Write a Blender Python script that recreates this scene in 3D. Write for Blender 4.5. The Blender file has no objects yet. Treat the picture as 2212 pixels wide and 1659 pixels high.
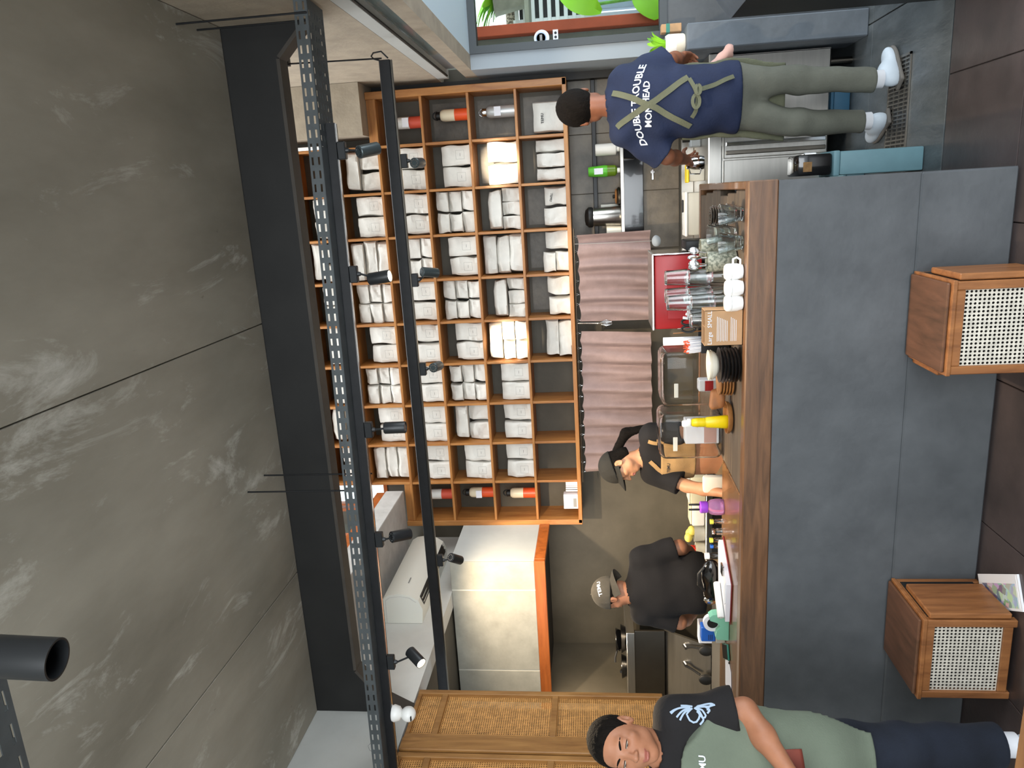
import bpy, bmesh, math, random
import numpy as np
from mathutils import Vector, Matrix, Euler
rng = random.Random(7)
scn = bpy.context.scene
COL = scn.collection
# ------------------------------------------------------------------ camera
YAW, PITCH, ROLL, FPX, CAMH = math.radians(14.30), math.radians(6.51), math.radians(1.79), 1600.0, 1.55
_cy, _sy, _cp, _sp = math.cos(YAW), math.sin(YAW), math.cos(PITCH), math.sin(PITCH)
FW = Vector((-_sy*_cp, _cy*_cp, _sp)); RT = Vector((_cy, _sy, 0)); UP = RT.cross(FW)
_cr, _sr = math.cos(ROLL), math.sin(ROLL)
RT, UP = _cr*RT - _sr*UP, _cr*UP + _sr*RT
CAM = Vector((0, 0, CAMH))
cam = bpy.data.cameras.new('camera'); camo = bpy.data.objects.new('camera', cam); COL.objects.link(camo)
cam.sensor_fit = 'HORIZONTAL'; cam.sensor_width = 36.0; cam.lens = 36.0*FPX/2212.0
cam.clip_start = 0.05
# the phone was held sideways: the picture's left is up in the room
ax, ay = -UP, RT; az = ax.cross(ay)
camo.matrix_world = Matrix(((ax.x, ay.x, az.x, CAM.x), (ax.y, ay.y, az.y, CAM.y), (ax.z, ay.z, az.z, CAM.z), (0, 0, 0, 1)))
scn.camera = camo
def at(px, py, y=None, x=None, z=None, d=None):
    """room point seen at a photo pixel, on a given room plane"""
    r = FW + RT*((1659-py-829.5)/FPX) - UP*((px-1106)/FPX)
    if d is not None: t = d
    elif y is not None: t = (y-CAM.y)/r.y
    elif x is not None: t = (x-CAM.x)/r.x
    else: t = (z-CAM.z)/r.z
    return CAM + r*t
# ------------------------------------------------------------------ world, light, exposure
vs = scn.view_settings
vs.view_transform = 'Standard'; vs.look = 'None'; vs.gamma = 1.0; vs.use_curve_mapping = False
vs.exposure = 0.3
w = bpy.data.worlds.new('sky'); scn.world = w; w.use_nodes = True
w.node_tree.nodes['Background'].inputs[0].default_value = (0.86, 0.94, 1.0, 1)
w.node_tree.nodes['Background'].inputs[1].default_value = 1.7
def area_light(name, loc, target, sx, sy, power, col):
    l = bpy.data.lights.new(name, 'AREA'); l.shape = 'RECTANGLE'; l.size = sx; l.size_y = sy
    l.energy = power; l.color = col
    o = bpy.data.objects.new(name, l); COL.objects.link(o); o.location = loc
    o.rotation_euler = (Vector(target)-Vector(loc)).to_track_quat('-Z', 'Y').to_euler()
    return o
area_light('skylight_daylight', (-0.85, 4.55, 4.55), (-0.85, 4.62, 0), 2.9, 1.5, 70, (0.92, 0.965, 1.0))
area_light('shopfront_daylight', (0.3, -2.6, 1.9), (-0.6, 3.0, 1.3), 4.2, 2.6, 230, (0.92, 0.965, 1.0))
area_light('entrance_daylight', (3.3, 2.9, 1.6), (-0.5, 3.2, 0.8), 2.6, 2.4, 95, (0.90, 0.955, 1.0))

# ------------------------------------------------------------------ materials
def lin(h):
    h = h.lstrip('#'); c = [int(h[i:i+2], 16)/255 for i in (0, 2, 4)]
    return tuple(((v+0.055)/1.055)**2.4 if v > 0.04045 else v/12.92 for v in c)
MATS = {}
class NT:
    def __init__(s, m): s.t = m.node_tree; s.n = s.t.nodes; s.b = s.n['Principled BSDF']
    def new(s, ty, **k):
        n = s.n.new(ty)
        for a, b in k.items():
            if a.startswith('i_'): n.inputs[a[2:].replace('_', ' ')].default_value = b
            else: setattr(n, a, b)
        return n
    def link(s, a, b): s.t.links.new(a, b)
def mat(name, col, rough=0.6, metal=0.0, var=0.0, scale=6.0, bump=0.0, bscale=40.0, stretch=(1, 1, 1), col2=None, spec=0.5,
        trans=0.0, ior=1.45, emit=0.0, ecol=None, coat=0.0, alpha=1.0, detail=5.0, contrast=(0.35, 0.65)):
    m = bpy.data.materials.new(name); m.use_nodes = True; t = NT(m); b = t.b
    c = lin(col) if isinstance(col, str) else col
    b.inputs['Base Color'].default_value = (*c, 1); b.inputs['Roughness'].default_value = rough
    b.inputs['Metallic'].default_value = metal; b.inputs['Specular IOR Level'].default_value = spec
    b.inputs['Transmission Weight'].default_value = trans; b.inputs['IOR'].default_value = ior
    b.inputs['Coat Weight'].default_value = coat; b.inputs['Alpha'].default_value = alpha
    if emit:
        b.inputs['Emission Strength'].default_value = emit
        b.inputs['Emission Color'].default_value = (*(lin(ecol) if ecol else c), 1)
    if var or col2 or bump:
        tc = t.new('ShaderNodeTexCoord'); mp = t.new('ShaderNodeMapping'); mp.inputs['Scale'].default_value = stretch
        t.link(tc.outputs['Object'], mp.inputs['Vector'])
    if var or col2:
        nz = t.new('ShaderNodeTexNoise', i_Scale=scale, i_Detail=detail, i_Roughness=0.6)
        t.link(mp.outputs[0], nz.inputs['Vector'])
        cr = t.new('ShaderNodeValToRGB')
        c2 = (lin(col2) if isinstance(col2, str) else col2) if col2 else tuple(max(0, v*(1-var)) for v in c)
        c1 = c if col2 else tuple(min(1, v*(1+var)) for v in c)
        cr.color_ramp.elements[0].position = contrast[0]; cr.color_ramp.elements[1].position = contrast[1]
        cr.color_ramp.elements[0].color = (*c2, 1); cr.color_ramp.elements[1].color = (*c1, 1)
        t.link(nz.outputs['Fac'], cr.inputs['Fac']); t.link(cr.outputs[0], b.inputs['Base Color'])
    if bump:
        nb = t.new('ShaderNodeTexNoise', i_Scale=bscale, i_Detail=4.0)
        t.link(mp.outputs[0], nb.inputs['Vector'])
        bp = t.new('ShaderNodeBump', i_Strength=bump, i_Distance=0.01)
        t.link(nb.outputs['Fac'], bp.inputs['Height']); t.link(bp.outputs[0], b.inputs['Normal'])
    MATS[name] = m
    return m
def wood(name, c1, c2, rough=0.45, axis=0, ring=9.0, coat=0.0):
    """streaky wood grain running along one axis"""
    m = bpy.data.materials.new(name); m.use_nodes = True; t = NT(m)
    tc = t.new('ShaderNodeTexCoord'); mp = t.new('ShaderNodeMapping')
    s = [1.0, 1.0, 1.0]
    for i in range(3): s[i] = 1.2 if i == axis else ring
    mp.inputs['Scale'].default_value = s; t.link(tc.outputs['Object'], mp.inputs['Vector'])
    n1 = t.new('ShaderNodeTexNoise', i_Scale=2.2, i_Detail=8.0, i_Roughness=0.65, i_Distortion=0.6); t.link(mp.outputs[0], n1.inputs['Vector'])
    cr = t.new('ShaderNodeValToRGB'); e = cr.color_ramp.elements
    e[0].position = 0.32; e[0].color = (*lin(c2), 1); e[1].position = 0.68; e[1].color = (*lin(c1), 1)
    t.link(n1.outputs['Fac'], cr.inputs['Fac']); t.link(cr.outputs[0], t.b.inputs['Base Color'])
    t.b.inputs['Roughness'].default_value = rough; t.b.inputs['Coat Weight'].default_value = coat
    bp = t.new('ShaderNodeBump', i_Strength=0.12, i_Distance=0.004)
    t.link(n1.outputs['Fac'], bp.inputs['Height']); t.link(bp.outputs[0], t.b.inputs['Normal'])
    MATS[name] = m
    return m
M = MATS
def concrete():
    m = mat('concrete', '#a39e90', 0.8, scale=1.3, col2='#7d786b', bump=0.2, bscale=9, stretch=(1.6, .55, 1), contrast=(.3, .72), detail=9); t = NT(m)
    src = t.b.inputs['Base Color'].links[0].from_socket; tc = t.new('ShaderNodeTexCoord'); mp = t.new('ShaderNodeMapping'); mp.inputs['Scale'].default_value = (3.2, 1.1, 1); mp.inputs['Rotation'].default_value = (0, 0, .35)
    t.link(tc.outputs['Object'], mp.inputs['Vector'])
    n1 = t.new('ShaderNodeTexNoise', i_Scale=1.1, i_Detail=10.0, i_Roughness=.72, i_Distortion=.8); t.link(mp.outputs[0], n1.inputs['Vector'])
    cr = t.new('ShaderNodeValToRGB'); cr.color_ramp.elements[0].position = .56; cr.color_ramp.elements[1].position = .70; t.link(n1.outputs['Fac'], cr.inputs['Fac'])
    mx = t.new('ShaderNodeMix', data_type='RGBA'); mx.inputs['B'].default_value = (*lin('#c4c2b8'), 1); t.link(cr.outputs[0], mx.inputs['Factor']); t.link(src, mx.inputs['A'])
    n2 = t.new('ShaderNodeTexNoise', i_Scale=7.0, i_Detail=6.0); t.link(mp.outputs[0], n2.inputs['Vector']); c2 = t.new('ShaderNodeValToRGB'); c2.color_ramp.elements[0].position = .20; c2.color_ramp.elements[1].position = .27; t.link(n2.outputs['Fac'], c2.inputs['Fac'])
    m2 = t.new('ShaderNodeMix', data_type='RGBA'); m2.inputs['A'].default_value = (*lin('#5f594c'), 1); t.link(c2.outputs[0], m2.inputs['Factor']); t.link(mx.outputs['Result'], m2.inputs['B']); t.link(m2.outputs['Result'], t.b.inputs['Base Color'])
concrete()
mat('plaster_grey', '#b9bbb7', 0.8, var=.06, scale=3, bump=.06, bscale=25)
mat('plaster_white', '#d6d4cd', 0.8, var=.05, scale=4, bump=.05, bscale=30)
mat('plaster_beige', '#a89c8a', 0.85, var=.1, scale=9, bump=.15, bscale=60)
mat('concrete_pale', '#bcbab6', 0.85, var=.12, scale=7, bump=.15, bscale=50)
mat('black_paint', '#1d1c1b', 0.55, var=.2, scale=8)
mat('black_steel', '#1f2022', 0.42, metal=0.3, var=.15, scale=20)
mat('beam_black', '#161615', 0.6, var=.25, scale=5)
mat('flange_brown', '#3e3933', 0.6, var=.15, scale=6)
def charcoal():
    m = mat('wall_charcoal', '#575a5d', 0.6, scale=3.5, col2='#45484b', bump=.35, bscale=14, contrast=(.3, .7)); t = NT(m)
    src = t.b.inputs['Base Color'].links[0].from_socket; tc = t.new('ShaderNodeTexCoord'); mp = t.new('ShaderNodeMapping'); mp.inputs['Rotation'].default_value = (.4, .7, .3); mp.inputs['Scale'].default_value = (1, 1, 3.5); t.link(tc.outputs['Object'], mp.inputs['Vector'])
    n1 = t.new('ShaderNodeTexNoise', i_Scale=16.0, i_Detail=7.0, i_Roughness=.75); t.link(mp.outputs[0], n1.inputs['Vector'])
    cr = t.new('ShaderNodeValToRGB'); cr.color_ramp.elements[0].position = .735; cr.color_ramp.elements[1].position = .80; t.link(n1.outputs['Fac'], cr.inputs['Fac'])
    mx = t.new('ShaderNodeMix', data_type='RGBA'); mx.inputs['B'].default_value = (*lin('#a3aab0'), 1); t.link(cr.outputs[0], mx.inputs['Factor']); t.link(src, mx.inputs['A']); t.link(mx.outputs['Result'], t.b.inputs['Base Color'])
charcoal()
mat('wall_dark', '#585246', 0.55, scale=2.0, col2='#474237', bump=.12, bscale=18)
mat('pillar_grey', '#5f666d', 0.6, var=.1, scale=6, bump=.4, bscale=16)
mat('stone_tile', '#6d6559', 0.45, scale=5, col2='#4c473f', bump=.2, bscale=30, detail=9)
mat('soffit_board', '#b6b2a4', 0.7, scale=6, col2='#a09c8f', bump=.08, bscale=40)
mat('joint_white', '#e9e6da', 0.7)
mat('slate', '#5c6163', 0.35, scale=4, col2='#454a4c', bump=.25, bscale=20, stretch=(3, .8, 1), detail=9)
mat('floor_tile', '#4b4140', 0.32, scale=3, col2='#37302f', bump=.12, bscale=22, detail=8)
mat('grout', '#2a2828', 0.8)
wood('wood_shelf', '#bd8346', '#925a2a', 0.42, 2)
wood('wood_shelf_x', '#bd8346', '#925a2a', 0.42, 0)
wood('wood_walnut', '#a26c40', '#6f4426', 0.38, 2)
wood('wood_walnut_y', '#6d4a36', '#46301f', 0.4, 1)
wood('wood_trim', '#b8652b', '#924a1b', 0.35, 0)
wood('wood_rattan_frame', '#a37742', '#7a5228', 0.45, 2)
wood('wood_bar', '#7a563a', '#4d3524', 0.35, 0, ring=14)
wood('wood_bar_top', '#8c6038', '#5a3c22', 0.25, 0, ring=14, coat=.25)
wood('wood_burnt', '#6b5a47', '#3a322b', 0.6, 0, ring=25)
wood('wood_table', '#a5703f', '#7a4d29', 0.35, 0)
wood('wood_plate', '#a5713f', '#74481f', 0.5, 0)
mat('cane', '#c9c3b6', 0.6, var=.15, scale=40)
mat('cane_warm', '#bf8c50', 0.55, var=.22, scale=30)
mat('steel', '#b9b6b0', 0.28, metal=1.0, var=.06, scale=3, stretch=(1, 1, 12))
mat('steel_dark', '#6f6a62', 0.3, metal=1.0, var=.1, scale=3)
mat('chrome', '#dcdcdc', 0.12, metal=1.0)
mat('tray_metal', '#4c5153', 0.5, metal=0.3, var=.15, scale=12)
mat('spot_black', '#26282a', 0.38, metal=0.25)
mat('spot_graphite', '#4a5355', 0.35, metal=0.5)
mat('rubber_black', '#151515', 0.5)
mat('plastic_white', '#e8e8e4', 0.35)
mat('ac_white', '#ecebe0', 0.4)
mat('ac_slot', '#2b2a28', 0.5)
mat('lamp_glow', '#fff2d8', 0.4, emit=30.0, ecol='#ffe9c4')
mat('tube_white', '#f6f6f6', 0.4, emit=.35)
mat('fabric_curtain', '#8f7c7a', 0.9, var=.08, scale=12, bump=.2, bscale=160)
mat('bottle_white', '#dcdbd6', 0.4)
mat('navy_cloth', '#18233f', 0.85, var=.12, scale=7, bump=.2, bscale=90)
mat('olive_cloth', '#5f614e', 0.9, var=.1, scale=9, bump=.25, bscale=120)
mat('olive_apron', '#666f60', 0.9, var=.08, scale=5, bump=.2, bscale=160)
mat('trouser_grey', '#64655b', 0.9, var=.1, scale=8, bump=.2, bscale=110)
mat('black_cloth', '#171516', 0.9, var=.15, scale=9, bump=.15, bscale=110)
mat('tan_apron', '#a8865a', 0.9, var=.1, scale=9, bump=.2, bscale=120)
mat('khaki_cloth', '#7f6b52', 0.9, var=.1, scale=9)
mat('denim', '#191f2b', 0.9, var=.25, scale=6, bump=.2, bscale=150)
mat('cap_grey', '#4d483f', 0.9, var=.1, scale=20, bump=.2, bscale=120)
mat('cap_black', '#26241f', 0.85, var=.1, scale=20, bump=.15, bscale=120)
def skin_mat(name, col, col2):
    m = mat(name, col, 0.5, scale=9, col2=col2, bump=.04, bscale=120)
    b = m.node_tree.nodes['Principled BSDF']; b.inputs['Subsurface Weight'].default_value = 0.08
    b.inputs['Subsurface Radius'].default_value = (0.02, 0.008, 0.004)
skin_mat('skin_tan', '#ad7759', '#9c684c')
skin_mat('skin_deep', '#8d5a40', '#7d4d36')
skin_mat('skin_light', '#cb9470', '#bd8460')
mat('lips', '#9a5a4c', 0.45); mat('lips_rose', '#b5655a', 0.4)
mat('hair_black', '#120e0b', 0.85, spec=.15, var=.3, scale=60, stretch=(1, 1, .2), bump=.5, bscale=180)
mat('eye_white', '#a3988a', 0.35); mat('eye_dark', '#1c120c', 0.15)
mat('teeth', '#e9e4d8', 0.3)
mat('sock_white', '#d9dade', 0.9); mat('shoe_white', '#c9d3dc', 0.55, var=.05, scale=10); mat('sole_grey', '#6d6862', 0.7)
mat('leather_red', '#7a3c30', 0.6, var=.12, scale=14)
mat('print_white', '#d9e0ea', 0.7); mat('print_pale_blue', '#9fb1c4', 0.7)
mat('print_grey', '#8a8a88', 0.7); mat('print_dark', '#2b2b2d', 0.7)
mat('glass_clear', '#f2f7f7', 0.04, trans=1.0, ior=1.45)
mat('glass_dark', '#4a4640', 0.08, trans=.75, ior=1.45)
mat('window_glass', '#eef5f2', 0.02, trans=1.0, ior=1.05, spec=.4)
mat('acrylic', '#f6f5f2', 0.03, trans=1.0, ior=1.2)
mat('porcelain', '#f2f2f0', 0.18, coat=.3)
mat('porcelain_cream', '#e6dfcd', 0.25)
mat('ceramic_speckle', '#a7a796', 0.5, scale=90, col2='#6d7264', contrast=(.42, .56))
mat('plate_black', '#1d1c1c', 0.35)
mat('kraft', '#b08b66', 0.8, var=.05, scale=10)
mat('yellow_plastic', '#e0c60f', 0.35); mat('yellow_cap', '#d8dc50', 0.4)
mat('purple_plastic', '#8d3fc0', 0.35); mat('pink_clear', '#d79fd6', 0.12, trans=.75, ior=1.2)
mat('mint', '#86c9ac', 0.4); mat('teal_box', '#6b8f98', 0.55, var=.06, scale=8); mat('blue_crate', '#3e6a86', 0.55)
mat('blue_box', '#1f63c4', 0.35)
mat('red_enamel', '#b02226', 0.35, var=.06, scale=5)
mat('orange_enamel', '#e0562a', 0.35); mat('cream_enamel', '#e4d7ba', 0.35); mat('pink_enamel', '#c9533f', 0.35)
mat('silver_bottle', '#c9cbca', 0.3, metal=.4)
mat('paper_white', '#e9e9ee', 0.75); mat('leather_brown', '#8a5a35', 0.6, var=.1, scale=20)
mat('green_plastic', '#5bb62f', 0.35); mat('green_liquid', '#5d7a14', 0.3); mat('leaf_green', '#5f9a3a', 0.6, var=.25, scale=12)
mat('leaf_lime', '#8fd02c', 0.5, var=.06, scale=6); mat('leaf_dark', '#3f5a30', 0.6, var=.3, scale=10)
mat('rust_red', '#a5492b', 0.7, var=.1, scale=6); mat('pot_grey', '#8d9182', 0.8, var=.15, scale=10)
mat('fence_white', '#eceff0', 0.6); mat('gravel', '#b7ab98', 0.9, scale=60, col2='#5b5346', contrast=(.42, .58))
mat('wall_outside', '#7d8076', 0.9, var=.12, scale=5)
mat('frame_dark', '#3d4245', 0.5); mat('frame_grey', '#8d959b', 0.6)
mat('ceiling_daylit', '#cfe0ea', 0.6)  # white entrance ceiling, the blue of the daylight is put into its colour
mat('black_gloss', '#0d0d0e', 0.15, coat=.4); mat('phone_green', '#2f7a68', 0.4)
mat('lemon', '#e6d76a', 0.45); mat('chili_red', '#d4361f', 0.35); mat('tub_cream', '#e0d8b8', 0.5)
mat('clear_tub', '#e7e7df', 0.25, trans=.5, ior=1.1); mat('board_red', '#7a2222', 0.5)
mat('cloth_white', '#e4ddcf', 0.9); mat('pink_towel', '#c09a90', 0.9)
mat('wood_chips', '#8d6b43', 0.8, var=.2, scale=40)
# ------------------------------------------------------------------ mesh helpers
ORG = {}                                    # world origin of every linked object
def V(*a): return Vector(a)
class MB:
    """collects shapes into one mesh object"""
    def __init__(s): s.v = []; s.f = []; s.m = []
    def add(s, vs_, fs, mi=0):
        n = len(s.v); s.v += [tuple(p) for p in vs_]; s.f += [tuple(i+n for i in f) for f in fs]; s.m += [mi]*len(fs); return s
    def box(s, x0, y0, z0, x1, y1, z1, mi=0):
        if x0 > x1: x0, x1 = x1, x0
        if y0 > y1: y0, y1 = y1, y0
        if z0 > z1: z0, z1 = z1, z0
        return s.add([(x0,y0,z0),(x1,y0,z0),(x1,y1,z0),(x0,y1,z0),(x0,y0,z1),(x1,y0,z1),(x1,y1,z1),(x0,y1,z1)],
                     [(0,3,2,1),(4,5,6,7),(0,1,5,4),(1,2,6,5),(2,3,7,6),(3,0,4,7)], mi)
    def rbox(s, x0, y0, z0, x1, y1, z1, b=.004, seg=1, mi=0, rot=None, piv=None):
        bm = bmesh.new(); bmesh.ops.create_cube(bm, size=1)
        sx, sy, sz = abs(x1-x0), abs(y1-y0), abs(z1-z0); c = V((x0+x1)/2, (y0+y1)/2, (z0+z1)/2)
        for q in bm.verts: q.co = V(q.co.x*sx, q.co.y*sy, q.co.z*sz)
        bmesh.ops.bevel(bm, geom=bm.edges[:], offset=min(b, .49*min(sx, sy, sz)), segments=seg, profile=.5, affect='EDGES')
        bm.verts.index_update()
        R = rot.to_matrix() if isinstance(rot, Euler) else (rot if rot else Matrix.Identity(3))
        pv = piv if piv is not None else c
        s.add([R @ (q.co+c-pv)+pv for q in bm.verts], [[q.index for q in f.verts] for f in bm.faces], mi); bm.free(); return s
    def cyl(s, p0, p1, r0, r1=None, n=16, caps=True, mi=0):
        p0, p1 = Vector(p0), Vector(p1); r1 = r0 if r1 is None else r1
        d = (p1-p0).normalized(); a = d.orthogonal().normalized(); b = d.cross(a)
        vs_ = []
        for p, r in ((p0, r0), (p1, r1)):
            for i in range(n):
                t = 2*math.pi*i/n; vs_.append(p+a*(r*math.cos(t))+b*(r*math.sin(t)))
        fs = [(i, (i+1) % n, n+(i+1) % n, n+i) for i in range(n)]
        if caps: fs += [tuple(range(n-1, -1, -1)), tuple(range(n, 2*n))]
        return s.add(vs_, fs, mi)
    def lathe(s, prof, n=24, o=(0, 0, 0), axis=None, mi=0, ribs=0, ribd=0.0):
        """prof: (radius, height) pairs along axis"""
        o = Vector(o); d = Vector(axis).normalized() if axis else V(0, 0, 1)
        a = V(1, 0, 0) if abs(d.z) > .999 else d.orthogonal().normalized(); b = d.cross(a)
        vs_, fs = [], []
        for r, h in prof:
            for i in range(n):
                t = 2*math.pi*i/n; rr = r*(1-ribd*(.5-.5*math.cos(ribs*t))) if ribs else r
                vs_.append(o+d*h+a*(rr*math.cos(t))+b*(rr*math.sin(t)))
        for k in range(len(prof)-1):
            for i in range(n): fs.append((k*n+i, k*n+(i+1) % n, (k+1)*n+(i+1) % n, (k+1)*n+i))
        if prof[0][0] > 1e-5: fs.append(tuple(range(n-1, -1, -1)))
        if prof[-1][0] > 1e-5: k = (len(prof)-1)*n; fs.append(tuple(range(k, k+n)))
        return s.add(vs_, fs, mi)
    def tube(s, pts, r, n=8, mi=0, closed=False):
        pts = [Vector(p) for p in pts]; N = len(pts); vs_, fs = [], []; a = None
        rr = r if isinstance(r, (list, tuple)) else [r]*N
        for k, p in enumerate(pts):
            q0 = pts[(k-1) % N] if closed or k else p; q1 = pts[(k+1) % N] if closed or k < N-1 else p
            d = (q1-q0).normalized()
            a = d.orthogonal().normalized() if a is None else (a-d*a.dot(d)).normalized()
            b = d.cross(a)
            for i in range(n):
                t = 2*math.pi*i/n; vs_.append(p+a*(rr[k]*math.cos(t))+b*(rr[k]*math.sin(t)))
        for k in range(N if closed else N-1):
            k2 = (k+1) % N
            for i in range(n): fs.append((k*n+i, k*n+(i+1) % n, k2*n+(i+1) % n, k2*n+i))
        if not closed: fs += [tuple(range(n-1, -1, -1)), tuple(range((N-1)*n, N*n))]
        return s.add(vs_, fs, mi)
    def prism(s, poly, h0, h1, plane='xz', mi=0):
        """polygon extruded along the remaining axis"""
        n = len(poly)
        def P(a, b, h): return {'xz': (a, h, b), 'xy': (a, b, h), 'yz': (h, a, b)}[plane]
        vs_ = [P(a, b, h0) for a, b in poly]+[P(a, b, h1) for a, b in poly]
        fs = [(i, (i+1) % n, n+(i+1) % n, n+i) for i in range(n)]+[tuple(range(n-1, -1, -1)), tuple(range(n, 2*n))]
        return s.add(vs_, fs, mi)
    def ribbon(s, pts, nor, w, th=.003, mi=0):
        """flat strap through pts lying on a surface with normals nor"""
        pts = [Vector(p) for p in pts]; N = len(pts); vs_, fs = [], []
        for k, p in enumerate(pts):
            d = (pts[min(k+1, N-1)]-pts[max(k-1, 0)]).normalized(); nn = Vector(nor[k]).normalized(); sd = d.cross(nn).normalized()*(w/2)
            vs_ += [p-sd, p+sd, p+sd+nn*th, p-sd+nn*th]
        for k in range(N-1):
            for i in range(4): fs.append((4*k+i, 4*k+(i+1) % 4, 4*k+4+(i+1) % 4, 4*k+4+i))
        fs += [(3, 2, 1, 0), (4*N-4, 4*N-3, 4*N-2, 4*N-1)]
        return s.add(vs_, fs, mi)
    def ball(s, c, r, n=16, m=10, mi=0):
        rx, ry, rz = r if isinstance(r, (tuple, list)) else (r, r, r); c = Vector(c); vs_ = [c+V(0, 0, rz)]; fs = []
        for j in range(1, m):
            ph = math.pi*j/m
            for i in range(n):
                t = 2*math.pi*i/n; vs_.append(c+V(rx*math.sin(ph)*math.cos(t), ry*math.sin(ph)*math.sin(t), rz*math.cos(ph)))
        vs_.append(c-V(0, 0, rz)); L = len(vs_)-1
        for i in range(n):
            fs.append((0, 1+i, 1+(i+1) % n)); fs.append((L, L-n+(i+1) % n, L-n+i))
        for j in range(m-2):
            for i in range(n): a = 1+j*n; fs.append((a+i, a+n+i, a+n+(i+1) % n, a+(i+1) % n))
        return s.add(vs_, fs, mi)
    def xf(s, R=None, t=(0, 0, 0), k=1.0):
        R = R or Matrix.Identity(3); t = Vector(t); s.v = [tuple(R @ (Vector(p)*k)+t) for p in s.v]; return s
    def mesh(s, name, mats_, smooth=False, off=None, fix=True):
        me = bpy.data.meshes.new(name)
        vv = s.v if off is None else [(p[0]-off.x, p[1]-off.y, p[2]-off.z) for p in s.v]
        me.from_pydata(vv, [], s.f)
        for m_ in (mats_ if isinstance(mats_, (list, tuple)) else [mats_]): me.materials.append(M[m_] if isinstance(m_, str) else m_)
        if any(s.m): me.polygons.foreach_set('material_index', s.m)
        if fix:
            bm = bmesh.new(); bm.from_mesh(me); bmesh.ops.recalc_face_normals(bm, faces=bm.faces[:]); bm.to_mesh(me); bm.free()
        if smooth:
            me.polygons.foreach_set('use_smooth', [True]*len(me.polygons))
            me.set_sharp_from_angle(angle=math.radians(smooth if smooth is not True else 40))
        me.update(); return me
    def build(s, name, mats_, parent=None, smooth=False, local=False, fix=True):
        """parts given in room coordinates are shifted to the parent's origin unless local"""
        off = ORG[parent.name] if (parent and not local) else None
        return link(s.mesh(name, mats_, smooth, off, fix), name, parent)
def link(me, name, parent=None, loc=None):
    o = bpy.data.objects.new(name, me); COL.objects.link(o)
    if parent: o.parent = parent
    base = ORG[parent.name] if parent else V(0, 0, 0)
    if loc is not None: o.location = loc; base = base+Vector(loc)
    ORG[o.name] = base.copy(); return o
def tag(o, label=None, cat=None, group=None, kind=None):
    for k, v in (('label', label), ('category', cat), ('group', group), ('kind', kind)):
        if v: o[k] = v
    return o
def thing(name, label, cat, loc=(0, 0, 0), group=None, rz=0.0):
    o = bpy.data.objects.new(name, None); COL.objects.link(o); o.location = loc; o.rotation_euler = (0, 0, rz); o.empty_display_size = .05
    ORG[o.name] = Vector(loc); return tag(o, label, cat, group)
def struct(name, mb, m, parent=None, smooth=False):
    o = mb.build(name, m, parent, smooth)
    if not parent: o['kind'] = 'structure'
    return o
def dup(root, loc, rz=None, label=None, group=None):
    r = root.copy(); COL.objects.link(r); r.location = loc; ORG[r.name] = Vector(loc)
    if rz is not None: r.rotation_euler = (0, 0, rz)
    if label: r['label'] = label
    if group: r['group'] = group
    for ch in list(root.children):
        c = ch.copy(); COL.objects.link(c); c.parent = r
        for g in ch.children:
            d = g.copy(); COL.objects.link(d); d.parent = c
    return r
def text_mesh(txt, size, mtl, depth=.0004, font_space=1.0, name='lettering', fat=0.0):
    cu = bpy.data.curves.new('t', 'FONT'); cu.body = txt; cu.size = size; cu.extrude = depth; cu.align_x = 'CENTER'; cu.align_y = 'CENTER'
    cu.offset = fat; cu.space_character = font_space; cu.resolution_u = 2
    to = bpy.data.objects.new('t', cu); COL.objects.link(to)
    dg = bpy.context.evaluated_depsgraph_get(); dg.update()
    me = bpy.data.meshes.new_from_object(to.evaluated_get(dg)); me.name = name
    bpy.data.objects.remove(to); bpy.data.curves.remove(cu)
    me.materials.clear(); me.materials.append(M[mtl]); return me
def lettering(txt, size, mtl, parent, pos, xdir, ydir, depth=.0004, space=1.0, bold=1.0):
    """flat printed words at pos (room coordinates), reading along xdir"""
    me = text_mesh(txt, size, mtl, depth, space)
    x = Vector(xdir).normalized(); z = x.cross(Vector(ydir)).normalized(); y = z.cross(x)
    off = ORG[parent.name]; p = Vector(pos)-off
    for q in me.vertices: c = q.co.copy(); q.co = p+x*c.x*bold+y*c.y+z*c.z
    return link(me, 'lettering', parent)
# ------------------------------------------------------------------ soft bodies: signed distance shapes turned into one skin
def smin(a, b, k):
    if k <= 0: return np.minimum(a, b)
    h = np.clip(.5+.5*(b-a)/k, 0, 1); return b*(1-h)+a*h-k*h*(1-h)
def d_cone(P, a, b, ra, rb):
    a = np.array(a, float); b = np.array(b, float); ab = b-a; L2 = ab@ab
    t = np.clip(((P-a)@ab)/L2, 0, 1); return np.linalg.norm(P-a-t[:, None]*ab, axis=1)-(ra+(rb-ra)*t)
def d_ell(P, c, r, R=None):
    q = P-np.array(c, float)
    if R is not None: q = q@R
    r = np.array(r, float); k0 = np.linalg.norm(q/r, axis=1); k1 = np.linalg.norm(q/(r*r), axis=1)
    return k0*(k0-1)/np.maximum(k1, 1e-6)
def d_box(P, c, h, R=None, rad=0.0):
    q = P-np.array(c, float)
    if R is not None: q = q@R
    q = np.abs(q)-(np.array(h, float)-rad); return np.linalg.norm(np.maximum(q, 0), axis=1)+np.minimum(q.max(axis=1), 0)-rad
def basis(fwd, up):
    """columns: right, forward, up"""
    f = np.array(fwd, float); f /= np.linalg.norm(f); u = np.array(up, float); u -= f*(u@f); u /= np.linalg.norm(u)
    return np.stack([np.cross(f, u), f, u], axis=1)
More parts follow.
